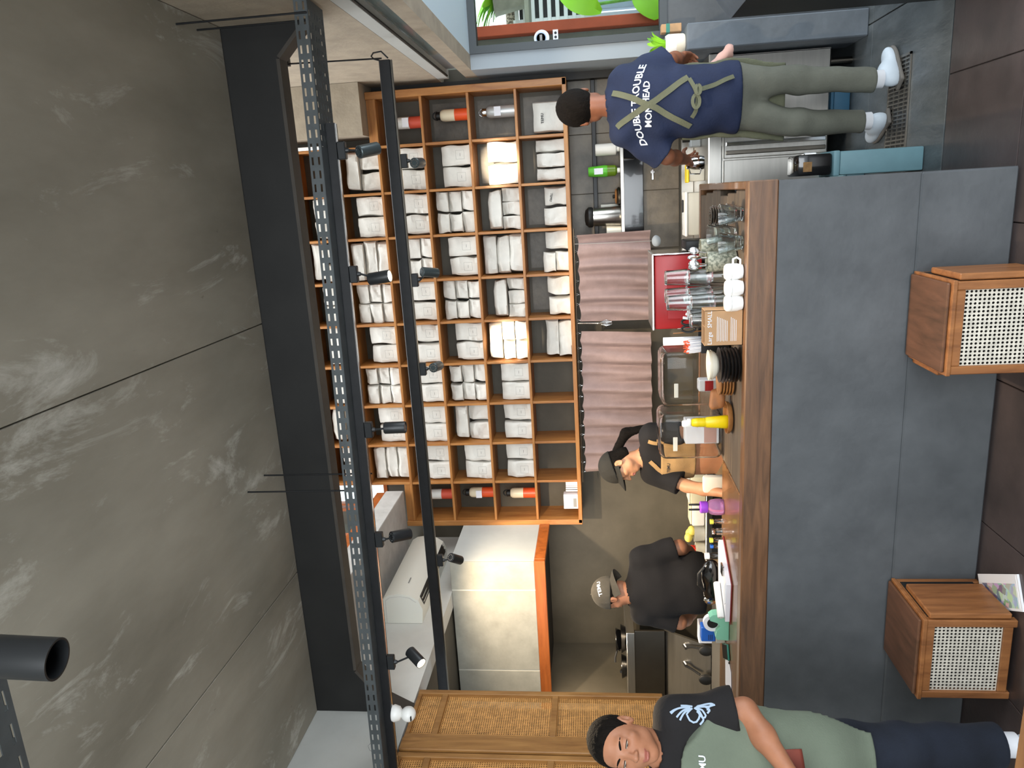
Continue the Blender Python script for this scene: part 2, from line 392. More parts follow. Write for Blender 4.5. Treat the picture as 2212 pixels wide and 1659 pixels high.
def polygonise(fn, lo, hi, h):
    lo = np.array(lo, float); hi = np.array(hi, float); B = 6
    n = np.ceil((hi-lo)/(h*B)).astype(int)*B+1
    cg = [lo[i]+h*B*(np.arange((n[i]-1)//B)+.5) for i in range(3)]
    C = np.stack(np.meshgrid(*cg, indexing='ij'), -1).reshape(-1, 3)
    cd = fn(C); act = (np.abs(cd) < h*B*1.25+.012).reshape([len(c) for c in cg])
    big = np.where(cd.reshape(act.shape) < 0, -1., 1.)
    D = np.ones(n, np.float32)
    D[:-1, :-1, :-1] = np.repeat(np.repeat(np.repeat(big, B, 0), B, 1), B, 2)
    mask = np.zeros(n, bool)
    fine = np.repeat(np.repeat(np.repeat(act, B, 0), B, 1), B, 2)
    for dx in (0, 1):
        for dy in (0, 1):
            for dz in (0, 1): mask[dx:n[0]-1+dx, dy:n[1]-1+dy, dz:n[2]-1+dz] |= fine
    I = np.argwhere(mask); P = lo+I*h
    D[mask] = fn(P)
    # surface nets
    s = D < 0
    cells = np.zeros(np.array(n)-1, np.int8)
    for dx in (0, 1):
        for dy in (0, 1):
            for dz in (0, 1): cells += s[dx:n[0]-1+dx, dy:n[1]-1+dy, dz:n[2]-1+dz]
    cut = (cells > 0) & (cells < 8); ci = np.argwhere(cut); vid = -np.ones(cells.shape, np.int64); vid[cut] = np.arange(len(ci))
    acc = np.zeros((len(ci), 3)); cnt = np.zeros(len(ci))
    offs = [(a, b, c) for a in (0, 1) for b in (0, 1) for c in (0, 1)]
    for o in offs:
        for axx in range(3):
            if o[axx]: continue
            o2 = list(o); o2[axx] = 1
            a = D[tuple((ci+np.array(o)).T)]; b = D[tuple((ci+np.array(o2)).T)]
            c = (a < 0) != (b < 0); t = np.where(c, a/np.where(np.abs(a-b) < 1e-9, 1e-9, a-b), 0)
            p = np.array(o, float)+np.zeros((len(ci), 3)); p[:, axx] += t
            acc += np.where(c[:, None], p, 0); cnt += c
    VV = lo+h*(ci+acc/cnt[:, None])
    F = []
    for axx in range(3):
        b, c = (axx+1) % 3, (axx+2) % 3
        sl0 = [slice(None)]*3; sl1 = [slice(None)]*3; sl0[axx] = slice(0, n[axx]-1); sl1[axx] = slice(1, n[axx])
        for ax2 in (b, c):
            sl0[ax2] = slice(1, n[ax2]-1); sl1[ax2] = slice(1, n[ax2]-1)
        s0, s1 = s[tuple(sl0)], s[tuple(sl1)]; e = np.argwhere(s0 != s1)
        if not len(e): continue
        flip = s0[tuple(e.T)]; e[:, b] += 1; e[:, c] += 1
        eb = np.zeros(3, int); eb[b] = 1; ec = np.zeros(3, int); ec[c] = 1
        q = np.stack([vid[tuple((e-eb-ec).T)], vid[tuple((e-ec).T)], vid[tuple(e.T)], vid[tuple((e-eb).T)]], 1)
        q[~flip] = q[~flip][:, ::-1]; F.append(q)
    F = np.concatenate(F)
    return VV, F[(F >= 0).all(1)]
def np_mesh(name, VV, F, mats_, mi=None, off=(0, 0, 0)):
    me = bpy.data.meshes.new(name); me.vertices.add(len(VV)); me.vertices.foreach_set('co', (VV-np.array(off)).astype(np.float32).ravel())
    me.loops.add(F.size); me.loops.foreach_set('vertex_index', F.astype(np.int32).ravel())
    me.polygons.add(len(F)); me.polygons.foreach_set('loop_start', np.arange(0, F.size, F.shape[1], dtype=np.int32))
    for m_ in mats_: me.materials.append(M[m_])
    if mi is not None: me.polygons.foreach_set('material_index', mi.astype(np.int32))
    me.polygons.foreach_set('use_smooth', np.ones(len(F), bool)); me.update(calc_edges=True); me.validate(); return me
def wrinkle(P, amp, f=1.0, seed=0):
    a = seed*1.7
    x, y, z = P[:, 0], P[:, 1], P[:, 2]
    return amp*(np.sin(31*f*z+9*f*x+a)*np.sin(17*f*x-13*f*y+2*a)+.6*np.sin(53*f*z-23*f*x+11*f*y+3*a)*np.sin(19*f*y+7*f*z+a))
def snap(fn, p, it=8):
    """move a point onto a soft body's surface; returns point and normal"""
    p = np.array(p, float); e = .003
    for _ in range(it):
        Q = np.array([p, p+[e, 0, 0], p-[e, 0, 0], p+[0, e, 0], p-[0, e, 0], p+[0, 0, e], p-[0, 0, e]]); d = fn(Q)
        g = np.array([d[1]-d[2], d[3]-d[4], d[5]-d[6]]); g /= max(np.linalg.norm(g), 1e-9)
        p = p-g*d[0]
    return p, g
def strap(fn, pts, n=14, lift=.003):
    """polyline laid on a soft body"""
    out, nor = [], []
    pts = [np.array(p, float) for p in pts]
    seg = [np.linalg.norm(pts[i+1]-pts[i]) for i in range(len(pts)-1)]; T = sum(seg)
    for i in range(n):
        t = T*i/(n-1); k = 0
        while k < len(seg)-1 and t > seg[k]: t -= seg[k]; k += 1
        p, g = snap(fn, pts[k]+(pts[k+1]-pts[k])*min(t/seg[k], 1)); out.append(p+g*lift); nor.append(g)
    return out, nor
# ------------------------------------------------------------------ the setting
XL, XR, YB, YBK, ZC = -2.685, 0.79, 3.375, 5.5, 3.135
fl = struct('floor', MB().box(-3.7, -3.2, -.08, 3.4, 5.6, -.012), 'grout')
# dark glazed tiles in front of the bar, slate slabs in the service passage
for i in range(11):
    for j in range(7):
        x0, y0 = -3.2+.6*i, -.6+.6*j
        if x0 < -3.1: x0 = -3.1
        y1 = y0+.596
        if y0 < 3.0 and y1 > 3.0 and False: pass
        if y0 > 3.5: continue
        MB().rbox(x0, y0, -.012, x0+.596, min(y1, 3.6), 0.0 if (i+j) % 3 else -.0006, .002).build('tile', 'floor_tile', fl)
for i in range(6):
    for j in range(2):
        x0 = -3.6+1.1*i; MB().rbox(x0, 3.607+.95*j, -.012, x0+1.094, 3.607+.95*j+.944, .0, .002).build('tile', 'slate', fl)
# grated floor drain in the passage
dr = thing('floor_drain', 'long steel floor drain grate under the shoes of the man in blue', 'drain', (.3, 4.12, .0))
f = MB(); f.box(.06, 4.0, .001, .56, 4.012, .008); f.box(.06, 4.255, .001, .56, 4.267, .008); f.box(.06, 4.0, .001, .072, 4.267, .008); f.box(.548, 4.0, .001, .56, 4.267, .008)
f.build('frame', 'steel_dark', dr); MB().box(.07, 4.01, .0005, .55, 4.258, .0012).build('pit', 'rubber_black', dr)
for k in range(24):
    MB().box(.078+.0197*k, 4.012, .0015, .086+.0197*k, 4.255, .0065).build('bar', 'steel_dark', dr)
for k in range(3): MB().box(.072, 4.06+.065*k, .0012, .548, 4.066+.065*k, .0052).build('cross_bar', 'steel_dark', dr)
# concrete ceiling in cast bays
ce = struct('ceiling', MB().box(XL-.1, -3.2, ZC+.03, XR+.12, YB, ZC+.25), 'concrete')
xs = [XL, -1.838, -.523, XR]
for i in range(3):
    for (a, b) in ((-3.2, -.1), (-.1, YB-.002)):
        MB().rbox(xs[i]+.0025, a+.002, ZC, xs[i+1]-.0025, b-.002, ZC+.032, .002).build('panel', 'concrete', ce)
# upper void over the kitchen
struct('roof', MB().box(-3.7, YB, 4.62, XR+.3, YBK+.1, 4.75), 'plaster_white')
struct('wall_void_front', MB().box(XL-.4, YB-.05, ZC+.02, XR+.12, YB-.0, 4.62), 'plaster_white')
wb = struct('wall_back', MB().box(-3.7, YBK, 0, -2.44, YBK+.12, 4.62).box(-2.44, YBK, 0, -2.115, YBK+.12, 3.27).box(-2.44, YBK, 4.2, -2.115, YBK+.12, 4.62).box(-2.115, YBK, 0, XR+.09, YBK+.12, 4.62), 'wall_dark')
w3 = struct('window_3', MB().box(-2.44, YBK-.01, 3.27, -2.115, YBK+.1, 3.30).box(-2.44, YBK-.01, 4.17, -2.115, YBK+.1, 4.2).box(-2.44, YBK-.01, 3.3, -2.415, YBK+.1, 4.17).box(-2.14, YBK-.01, 3.3, -2.115, YBK+.1, 4.17), 'wood_trim')
mx_ = at(750, 1090, y=YBK).x
MB().box(mx_-.01, YBK, 3.3, mx_+.01, YBK+.05, 4.17).build('muntin', 'wood_trim', w3); MB().box(-2.415, YBK+.03, 3.3, -2.14, YBK+.035, 4.17).build('pane', 'window_glass', w3)
for i in range(3):
    for j in range(1):
        MB().rbox(-.42+.405*i, YBK-.012, .93, -.42+.405*i+.402, YBK+.002, 1.318, .002).build('tile', 'stone_tile', wb)
for i in range(3): MB().rbox(-.42+.405*i, YBK-.012, 1.34, -.42+.405*i+.402, YBK+.002, 1.688, .002).build('tile', 'stone_tile', wb)
# right wall: plaster bulkhead with a slot and a lintel beam over the entrance bay
wr = struct('wall_right', MB().box(XR, 2.2, 2.55, XR+.09, YBK, 4.62).box(XR, -3.2, 2.28, XR+.09, 2.2, ZC+.25), 'plaster_beige')
MB().box(XR, 2.2, 2.475, XR+.09, 5.28, 2.548).build('trim_band', 'plaster_grey', wr)
MB().box(XR+.05, 2.2, 2.36, XR+.09, 5.2, 2.475).build('slot_panel', 'frame_grey', wr)
MB().box(XR+.035, 2.9, 2.37, XR+.045, 4.6, 2.46).build('slot_glass', 'window_glass', wr)
MB().box(XR+.004, 2.2, 2.466, XR+.012, 5.2, 2.474).build('shadow_gap', 'black_paint', wr)
MB().box(XR, 2.2, 2.28, XR+.09, 5.3, 2.36).build('lintel', 'plaster_beige', wr)
struct('ceiling_entrance', MB().box(XR+.09, 2.2, 2.28, 3.4, 5.06, 2.34), 'ceiling_daylit')
struct('trim_1', MB().box(XR, 5.0, 0, XR+.09, YBK, 2.28), 'frame_grey')          # light grey jamb
struct('trim_2', MB().box(.742, 5.40, 1.0, XR-.001, YBK-.001, 3.05), 'black_paint')     # dark strip beside the shelves
struct('wall_block_right', MB().box(.454, 5.1, 3.055, XR-.002, YBK-.001, 4.62), 'plaster_beige')
wu = struct('wall_window', MB().box(XR+.09, 5.0, 0, 3.4, 5.14, 1.055).box(XR+.09, 5.0, 2.28, 3.4, 5.14, 2.6), 'wall_charcoal')
# entrance window
wi = struct('window_1', MB().box(.88, 4.985, 1.055, .925, 5.06, 2.28).box(.925, 4.985, 2.232, 2.9, 5.06, 2.28).box(.925, 4.985, 1.055, 2.9, 5.06, 1.10).box(2.85, 4.985, 1.1, 2.9, 5.06, 2.232), 'frame_dark')
MB().box(.925, 5.02, 1.1, 2.85, 5.026, 2.232).build('pane', 'window_glass', wi)
sq = at(1170, 82, y=5.018)
st = MB().lathe([(0, 0), (.048, 0), (.048, .0006), (0, .0006)], 28, (sq.x, 5.0185, sq.z), (0, -1, 0)).build('round_sticker', 'print_white', wi)
MB().lathe([(.028, 0), (.034, 0), (.034, .0005), (.028, .0005), (.028, 0)], 28, (sq.x, 5.0178, sq.z+.004), (0, -1, 0)).build('emblem_ring', 'print_pale_blue', st)
MB().box(sq.x-.02, 5.0172, sq.z-.004, sq.x+.02, 5.0178, sq.z+.012).build('emblem_bar', 'print_grey', st)
sq = at(1200, 75, y=5.018)
st = MB().box(sq.x-.03, 5.0178, sq.z-.016, sq.x+.03, 5.019, sq.z+.016).build('notice_sticker', 'print_white', wi)
for k in range(2): MB().lathe([(0, 0), (.0085, 0), (.0085, .0004), (0, .0004)], 14, (sq.x-.013+.024*k, 5.0178, sq.z), (0, -1, 0)).build('icon', 'print_dark', st)
# low grey wall end in front of the fridge
struct('wall_low', MB().rbox(.744, 4.62, 0, .885, 4.985, .98, .006), 'pillar_grey')
# left side: plaster wall, upper bulkhead, beam with clerestory window
struct('wall_left', MB().box(XL-.09, -3.2, 2.612, XL, YB+.02, ZC+.02).box(XL-.2, -3.2, 0, XL-.08, 2.2, 2.612), 'plaster_grey')
struct('wall_left_upper', MB().box(XL-.12, YB+.02, 2.611, XL, YBK, 3.06), 'plaster_white')
struct('wall_left_back', MB().box(XL-.2, 2.2, 0, XL-.1, 3.55, 2.612), 'wall_dark')
struct('wall_kitchen_left', MB().box(-3.75, 3.4, 0, -3.66, 5.6, 2.7).box(-3.7, 3.35, 2.62, XL-.12, 5.5, 2.72), 'wall_dark')
struct('beam_left', MB().rbox(XL-.1, YB+.02, 3.06, -2.158, 5.228, 3.2, .004), 'concrete_pale')
w2 = struct('window_2', MB().box(-2.46, YB+.05, 3.2, -2.17, 5.225, 3.27), 'wood_trim')
MB().box(-2.46, YB+.05, 3.27, -2.36, 5.225, 3.4).build('apron_board', 'wood_trim', w2)
for yy in (3.5, 4.25, 4.95): MB().box(-2.46, yy, 3.4, -2.40, yy+.05, 4.3).build('mullion', 'wood_trim', w2)
MB().box(-2.46, YB+.05, 4.3, -2.38, 5.2, 4.62).build('head_board', 'wood_trim', w2)
for a, b in ((YB+.05, 4.25), (4.3, 4.95), (5.0, 5.22)): MB().box(-2.435, a, 3.4, -2.43, b, 4.3).build('pane', 'window_glass', w2)
# boxed soffit over the kitchen hatch, grey boards with white joints and an orange timber edge
so = struct('soffit', MB().box(-3.66, 4.64, 2.0, -2.464, YBK, 2.609), 'wall_dark')
xb = [-3.66, at(1100, 1448, y=4.626).x, at(1050, 1275, y=4.626).x, -2.45]
for i in range(3):
    MB().rbox(xb[i]+.004, 4.626, 2.018, xb[i+1]-(.004 if i < 2 else 0), 4.642, 2.609, .0015).build('board', 'soffit_board', so)
    if i: MB().box(xb[i]-.004, 4.629, 2.018, xb[i]+.004, 4.641, 2.609).build('joint', 'joint_white', so)
MB().rbox(-2.466, 4.643, 2.018, -2.45, YBK-.002, 2.609, .0015).build('board', 'plaster_grey', so)
MB().rbox(-3.66, 4.62, 1.941, -2.444, 4.66, 2.017, .003).build('timber_edge', 'wood_trim', so)
MB().rbox(-2.48, 4.661, 1.941, -2.444, YBK-.002, 2.017, .003).build('timber_edge', 'wood_trim', so)
MB().box(-3.66, 4.661, 1.976, -2.481, YBK-.002, 1.998).build('lining', 'black_paint', so)
# black portal beam with haunched ends
be = struct('beam_front', MB().prism([(XL, ZC+.02), (XL, 2.62), (-2.60, 2.76), (-2.42, 2.895), (.64, 2.895), (.77, 2.76), (XR, 2.70), (XR, ZC+.02)], YB, YB+.06, 'xz'), 'beam_black')
def flange(pts, y0, y1, th):
    b = MB()
    for (x0, z0), (x1, z1) in zip(pts, pts[1:]):
        dx, dz = x1-x0, z1-z0; L = math.hypot(dx, dz); nx, nz = -dz/L*th, dx/L*th
        b.prism([(x0, z0), (x1, z1), (x1+nx, z1+nz), (x0+nx, z0+nz)], y0, y1, 'xz')
    return b
flange([(XL, 2.605), (-2.605, 2.745), (-2.42, 2.88), (.64, 2.88), (.775, 2.745), (XR, 2.70)], YB-.012, YB+.075, .016).build('flange', 'flange_brown', be)
# ------------------------------------------------------------------ bar
YF = 2.985
ZT = .955
bw = struct('wall_bar', MB().box(-3.1, YF, 0, 0.0, YF+.14, .842).box(-.10, YF+.14, 0, 0.0, 4.28, .842), 'wall_charcoal')
MB().rbox(-3.1, YF-.012, 0.0, -.002, YF+.002, .335, .006).build('plinth', 'wall_charcoal', bw)
bar = thing('bar_counter', 'long dark wooden bar counter top on the charcoal wall', 'counter', (-1.3, 3.2, .843))
MB().rbox(XL+.003, YF-.004, .843, .004, YF+.06, ZT, .005).build('front_edge', 'wood_bar', bar)
MB().rbox(XL+.003, YF+.06, .88, -1.302, 3.48, ZT-.001, .004).build('top_board', 'wood_bar_top', bar)
for k in range(6):
    y0 = YF+.062+.205*k
    MB().rbox(-1.30, y0, .88, -.03-.012*(k % 3), y0+.2, ZT-.004-.001*(k % 2), .004).build('plank', 'wood_burnt', bar)
MB().rbox(-.028, YF+.062, .86, .004, 4.28, ZT, .004).build('end_strip', 'wood_bar_top', bar)
MB().rbox(-1.30, 4.285, .86, .004, 4.31, ZT, .004).build('back_strip', 'wood_bar_top', bar)
MB().box(-1.30, 3.485, .1, -1.26, 4.28, .86).build('panel', 'black_paint', bar)
# stainless worktop strip behind the bar at the left
# added warm strip, hidden behind the soffit timber, brightens the stove corner
ul = thing('added_strip', 'added unseen warm strip hidden behind the kitchen soffit edge', 'light', (-3.1, 4.69, 1.96))
MB().rbox(-3.6, 4.668, 1.962, -2.55, 4.70, 1.974, .002).build('housing', 'plastic_white', ul); MB().box(-3.58, 4.672, 1.9595, -2.57, 4.696, 1.9615).build('diffuser', 'tube_white', ul)
area_light('stove_fill', (-3.06, 4.70, 1.955), (-3.06, 4.9, 0), 1.0, .03, 11, (1, .82, .6))
t = thing('steel_shelf', 'thin bright stainless shelf edge behind the left end of the bar', 'shelf', (-2.6, 3.6, .84))
MB().rbox(-3.4, 3.485, .90, -2.02, 3.75, .953, .003).build('top', 'steel', t)
MB().box(-3.4, 3.5, 0, -2.02, 3.53, .9).build('apron', 'steel_dark', t)
from mathutils import noise as mnoise
# ------------------------------------------------------------------ pigeonhole shelves
YS, YSB = 5.23, 5.488
def cx(k): return .69-.31*k
def rz_(r): return 1.708+.3217*r
sh = thing('shelving_unit', 'wide oak pigeonhole shelving filled with white coffee bags', 'shelving', (-.85, YS, 1.69))
T = .009
MB().rbox(.69, YS-.012, 1.689, .738, YSB, 3.053, .003).build('side_panel', 'wood_shelf', sh)
MB().rbox(-2.452, YS-.012, 1.689, -2.41, YSB, 3.053, .003).build('side_panel', 'wood_shelf', sh)
for k in range(1, 10):
    zt = 3.95
    for r in range(0, 7):
        if k in (1, 9) or r < 7:
            z0, z1 = rz_(r)+T, min(rz_(r+1)-T, zt)
            if z1 > z0: MB().rbox(cx(k)-T, YS, z0, cx(k)+T, YSB, z1, .002).build('divider', 'wood_shelf', sh)
for r in range(0, 8):
    a, b = (-2.41, .69) if r <= 4 else (cx(9)-T, cx(1)+T)
    if r == 0: a, b = -2.44, .735
    MB().rbox(a, YS-.004 if r else YS-.012, rz_(r)-(T if r else .019), b, YSB, rz_(r)+T, .002).build('shelf_board', 'wood_shelf_x', sh)
for x in (.69, -2.41):
    s_ = 1 if x > 0 else -1
    a, b = (cx(1)+T, .69) if x > 0 else (-2.41, cx(9)-T)
    MB().box(a, YS+.01, rz_(4)+T, b, YS+.028, 3.053).build('filler_panel', 'wood_shelf_x', sh)
MB().box(-2.41, YSB-.008, 1.71, .69, YSB-.002, rz_(4)).build('back_panel', 'wall_dark', sh)
MB().box(cx(9), YSB-.008, rz_(4), cx(1), YSB-.002, 3.95).build('back_panel', 'wall_dark', sh)
for c, r in ((0, 1), (0, 2), (1, 1), (2, 0), (3, 0), (4, 0), (0, 0)):
    MB().box(cx(c+1)+.03, YSB-.013, rz_(r)+.03, cx(c)-.03, YSB-.0085, rz_(r)+.29).build('stone_backing', 'stone_tile', sh)
# ------------------------------------------------------------------ coffee bags
def bag_material():
    m = mat('paper_bag', '#d9d6ce', 0.7, var=.04, scale=14, bump=.25, bscale=45); t = NT(m); b = t.b
    src = b.inputs['Base Color'].links[0].from_socket
    tc = t.new('ShaderNodeTexCoord'); sp = t.new('ShaderNodeSeparateXYZ'); t.link(tc.outputs['Object'], sp.inputs[0])
    def mth(op, a, b_=None):
        n = t.new('ShaderNodeMath', operation=op)
        for i, v in enumerate((a, b_)):
            if v is None: continue
            if isinstance(v, (int, float)): n.inputs[i].default_value = v
            else: t.link(v, n.inputs[i])
        return n.outputs[0]
    dx = mth('ABSOLUTE', sp.outputs['X']); dz = mth('ABSOLUTE', mth('SUBTRACT', sp.outputs['Z'], .075)); mx = mth('MAXIMUM', dx, dz)
    line = mth('MULTIPLY', mth('GREATER_THAN', mx, .0285), mth('LESS_THAN', mx, .0300))
    txt = mth('MULTIPLY', mth('LESS_THAN', dx, .0013), mth('LESS_THAN', dz, .0085))
    txt2 = mth('MULTIPLY', mth('LESS_THAN', dx, .010), mth('LESS_THAN', dz, .0016))
    front = mth('LESS_THAN', sp.outputs['Y'], -.028)
    k = mth('MULTIPLY', mth('MAXIMUM', line, txt2), mth('MULTIPLY', front, .75))
    mix = t.new('ShaderNodeMix', data_type='RGBA'); mix.inputs['B'].default_value = (*lin('#6d6a64'), 1)
    t.link(k, mix.inputs['Factor']); t.link(src, mix.inputs['A']); t.link(mix.outputs['Result'], b.inputs['Base Color'])
bag_material()
mat('paper_plain', '#d9d6ce', 0.7, var=.04, scale=14, bump=.25, bscale=45)
def bag_mesh(w, d, h, seed, mtl, crumple=.008, pinch=.45):
    nx, ny, nz = 7, 4, 9; idx = {}; b = MB(); vs_ = []
    def vert(i, j, k):
        if (i, j, k) in idx: return idx[(i, j, k)]
        x, y, z = 2*i/nx-1, 2*j/ny-1, k/nz
        rx = w/2*(1-.05*z); ry = d/2
        if z > .72: q = (z-.72)/.28; ry *= 1-(1-pinch)*q
        # rounded plan corners
        if abs(x) > .8 and abs(y) > .8: x *= .93; y *= .9
        p = V(x*rx, y*ry, z*h)
        q = V(p.x*9, p.y*9, p.z*9)+V(seed*3.1, seed*1.7, seed*5.3)
        nn = mnoise.noise_vector(q)
        rid = abs(mnoise.noise(q*2.3))
        amp = crumple*(1 if k else .25)
        p += V(nn.x, nn.y*(.7 if k else .2), nn.z*.7 if k else 0)*amp*1.6
        if abs(y) > .7: p.y += (1 if y < 0 else -1)*rid*crumple*1.3
        p.x = max(-w/2-.002, min(w/2+.002, p.x)); p.y = max(-d/2-.004, min(d/2+.004, p.y)); p.z = max(0, min(h+.002, p.z))
        idx[(i, j, k)] = len(vs_); vs_.append(p); return idx[(i, j, k)]
    fs = []
    for i in range(nx):
        for k in range(nz):
            fs.append([vert(i, 0, k), vert(i+1, 0, k), vert(i+1, 0, k+1), vert(i, 0, k+1)]); fs.append([vert(i+1, ny, k), vert(i, ny, k), vert(i, ny, k+1), vert(i+1, ny, k+1)])
    for j in range(ny):
        for k in range(nz):
            fs.append([vert(0, j+1, k), vert(0, j, k), vert(0, j, k+1), vert(0, j+1, k+1)]); fs.append([vert(nx, j, k), vert(nx, j+1, k), vert(nx, j+1, k+1), vert(nx, j, k+1)])
    for i in range(nx):
        for j in range(ny):
            fs.append([vert(i, j+1, 0), vert(i+1, j+1, 0), vert(i+1, j, 0), vert(i, j, 0)]); fs.append([vert(i, j, nz), vert(i+1, j, nz), vert(i+1, j+1, nz), vert(i, j+1, nz)])
    b.add(vs_, fs); return b.mesh('coffee_bag', mtl, smooth=22)
BAGM = {'big': [bag_mesh(.138, .115, .205, s, 'paper_bag', .010, .55) for s in range(6)],
        'small': [bag_mesh(.138, .12, .088, s+20, 'paper_plain', .013, .6) for s in range(6)],
        'flat': [bag_mesh(.265, .12, .09, s+40, 'paper_plain', .015, .55) for s in range(5)],
        'low': [bag_mesh(.092, .11, .125, s+60, 'paper_plain', .013, .45) for s in range(5)],
        'mid': [bag_mesh(.128, .10, .155, s+80, 'paper_plain', .014, .35) for s in range(4)],
        'slim': [bag_mesh(.088, .10, .195, s+100, 'paper_plain', .013, .35) for s in range(4)]}
ORD = ['first', 'second', 'third', 'fourth', 'fifth', 'sixth', 'seventh', 'eighth', 'ninth', 'tenth']
def bag(kind, c, r, x, z, pos, roll=0.0, dy=0.0):
    o = link(BAGM[kind][rng.randrange(len(BAGM[kind]))], 'coffee_bag')
    xc = (cx(c)+cx(c+1))/2+x; zc = rz_(r)+T+.0015+z
    o.location = (xc, YS+.10+dy+rng.uniform(-.01, .012), zc); o.rotation_euler = (0, roll, rng.uniform(-.025, .025))
    ORG[o.name] = Vector(o.location)
    if r == 5 and False: pass
    return tag(o, f'white coffee bag, {pos}, {ORD[c]} shelf column from right, {ORD[r]} row from bottom' if len(pos.split()) < 4 else f'white coffee bag, {pos}, {ORD[c]} shelf column from right, {ORD[r]} row up', 'coffee bag', 'white coffee bags on the shelves')
def cell(c, r, pat):
    # offsets in x: positive is right in the photo
    if pat == '2': bag('big', c, r, -.073, 0, 'left of two'); bag('big', c, r, .073, 0, 'right of two')
    elif pat == '6':
        for k, n in enumerate(('lower', 'middle', 'upper')):
            for sx, m_ in ((-1, 'left'), (1, 'right')): bag('small', c, r, .0725*sx, .0915*k, f'{n} {m_} of six')
    elif pat == '4':
        for k, n in enumerate(('lower', 'upper')):
            for sx, m_ in ((-1, 'left'), (1, 'right')): bag('small', c, r, .072*sx, .0915*k, f'{n} {m_} of four')
    elif pat == 't3':
        for k, n in enumerate(('left', 'middle', 'right')): bag('low', c, r, -.096+.096*k, 0, f'{n} of lower three')
        bag('flat', c, r, 0, .132, 'lying on top')
    elif pat == 't4':
        for k, n in enumerate(('lower', 'middle')):
            for sx, m_ in ((-1, 'left'), (1, 'right')): bag('small', c, r, .072*sx, .0915*k, f'{n} {m_} under one')
        bag('flat', c, r, -.005, .186, 'lying on top')
    elif pat == 't2': bag('big', c, r, -.073, 0, 'left of two'); bag('big', c, r, .073, 0, 'right of two')
    elif pat == '3h':
        for k, n in enumerate(('lowest', 'middle', 'topmost')): bag('flat', c, r, rng.uniform(-.008, .008), .0935*k, f'{n} of three')
    elif pat == '2h':
        for k, n in enumerate(('lower', 'upper')): bag('flat', c, r, .004*k, .0935*k, f'{n} of two')
    elif pat == '3v':
        for k, n in enumerate(('left', 'middle', 'right')): bag('slim', c, r, -.094+.094*k, 0, f'{n} of three')
    elif pat == 'r1l2':
        bag('mid', c, r, .078, 0, 'tallest at right')
        for k, n in enumerate(('lower', 'upper')): bag('small', c, r, -.070, .0915*k, f'{n} left')
    elif pat == '2m': bag('mid', c, r, -.072, 0, 'left of two'); bag('mid', c, r, .072, 0, 'right of two')
    elif pat == 'm3':
        bag('mid', c, r, .072, 0, 'lower right of three'); bag('mid', c, r, -.072, 0, 'lower left of three'); bag('flat', c, r, .01, .162, 'topmost of three')
PAT = {1: '3v 2 2 2 m3 -', 2: '2m t3 6 2 2 2', 3: 'r1l2 3h 2 4 3h m3', 4: '2m t3 6 2 6 2', 5: '2h t4 2 2 2 2', 6: '- t2 6 2 6 2', 7: '- 2 m3 2 2 m3', 8: '- 2 2 2 3h 2'}
for c, row in PAT.items():
    for r, p in enumerate(row.split()):
        if p != '-': cell(c, r, p)
# the two lettered pouches on the bottom row
def temu(c, x, z, pos, w=.20):
    me = bag_mesh(w, .1, .2, 300+c, 'paper_plain', .006, .5); o = link(me, 'coffee_bag'); o.location = ((cx(c)+cx(c+1))/2+x, YS+.09, rz_(0)+T+.0015); ORG[o.name] = Vector(o.location)
    tag(o, pos, 'coffee bag', 'white coffee bags on the shelves')
    lettering('TEMU', .026, 'print_dark', o, Vector(o.location)+V(-.01, -.0535, .138), (1, 0, 0), (0, 0, 1), .003)
for q in [o for o in COL.objects if o.get('label') == 'white coffee bag, right of two, third shelf column from right, first row from bottom']:
    lettering('TEMU', .022, 'print_dark', q, Vector(q.location)+V(-.01, -.0535, .105), (-1, 0, .15), (.15, 0, -1), .003)
temu(0, -.03, 0, 'white coffee bag lettered in black at the bottom right corner of the shelves')
# ------------------------------------------------------------------ insulated bottles in the outer columns
def bottle(c, r, x, top, low, label, hook=False, tagc=False):
    t = thing('insulated_bottle', label, 'bottle', ((cx(c)+cx(c+1))/2+x, YS+.11, rz_(r)+T+.001), 'insulated bottles in the outer shelf columns')
    R = .040
    MB().lathe([(0, 0), (R, 0), (R, .10), (0, .10)], 28).build('lower_body', low, t, True, True)
    MB().lathe([(R, .1001), (R, .172), (R*.93, .188), (R*.72, .20), (0, .20)], 28).build('upper_body', top, t, True, True)
    cap = MB().lathe([(R*.62, .2005), (R*.66, .205), (R*.66, .228), (R*.5, .234), (0, .234)], 24).build('cap', 'rubber_black' if not hook else 'chrome', t, True, True)
    pts = [V(.026*math.cos(a), 0, .222+.034*math.sin(a)) for a in [math.pi*i/12 for i in range(13)]]
    MB().tube(pts, .0028 if hook else .005, 8).build('loop', 'chrome' if hook else 'rubber_black', cap, True, True)
    if tagc: MB().box(-.03, -.045, .10, .03, -.043, .145).build('paper_tag', 'paper_white', t, local=True)
bottle(0, 1, .03, 'silver_bottle', 'silver_bottle', 'silver grey insulated bottle with wire loop in the right shelf column', True, True)
bottle(0, 2, .03, 'cream_enamel', 'orange_enamel', 'bright cream and orange insulated bottle in the right shelf column')
bottle(0, 3, .0, 'bottle_white', 'pink_enamel', 'cream and red bottle with paper tag, right shelf column, fourth row', False, True)
bottle(9, 1, .02, 'cream_enamel', 'orange_enamel', 'cream and orange bottle in left shelf column, second row from bottom')
bottle(9, 2, .03, 'cream_enamel', 'orange_enamel', 'cream and orange bottle in left shelf column, third row from bottom', False, True)
bottle(9, 3, .02, 'bottle_white', 'pink_enamel', 'cream and red bottle in left shelf column, fourth row from bottom')
t = thing('printed_box', 'small white printed box in the bottom left corner of the shelves', 'box', (cx(9)-.17, YS+.05, rz_(0)+T+.001))
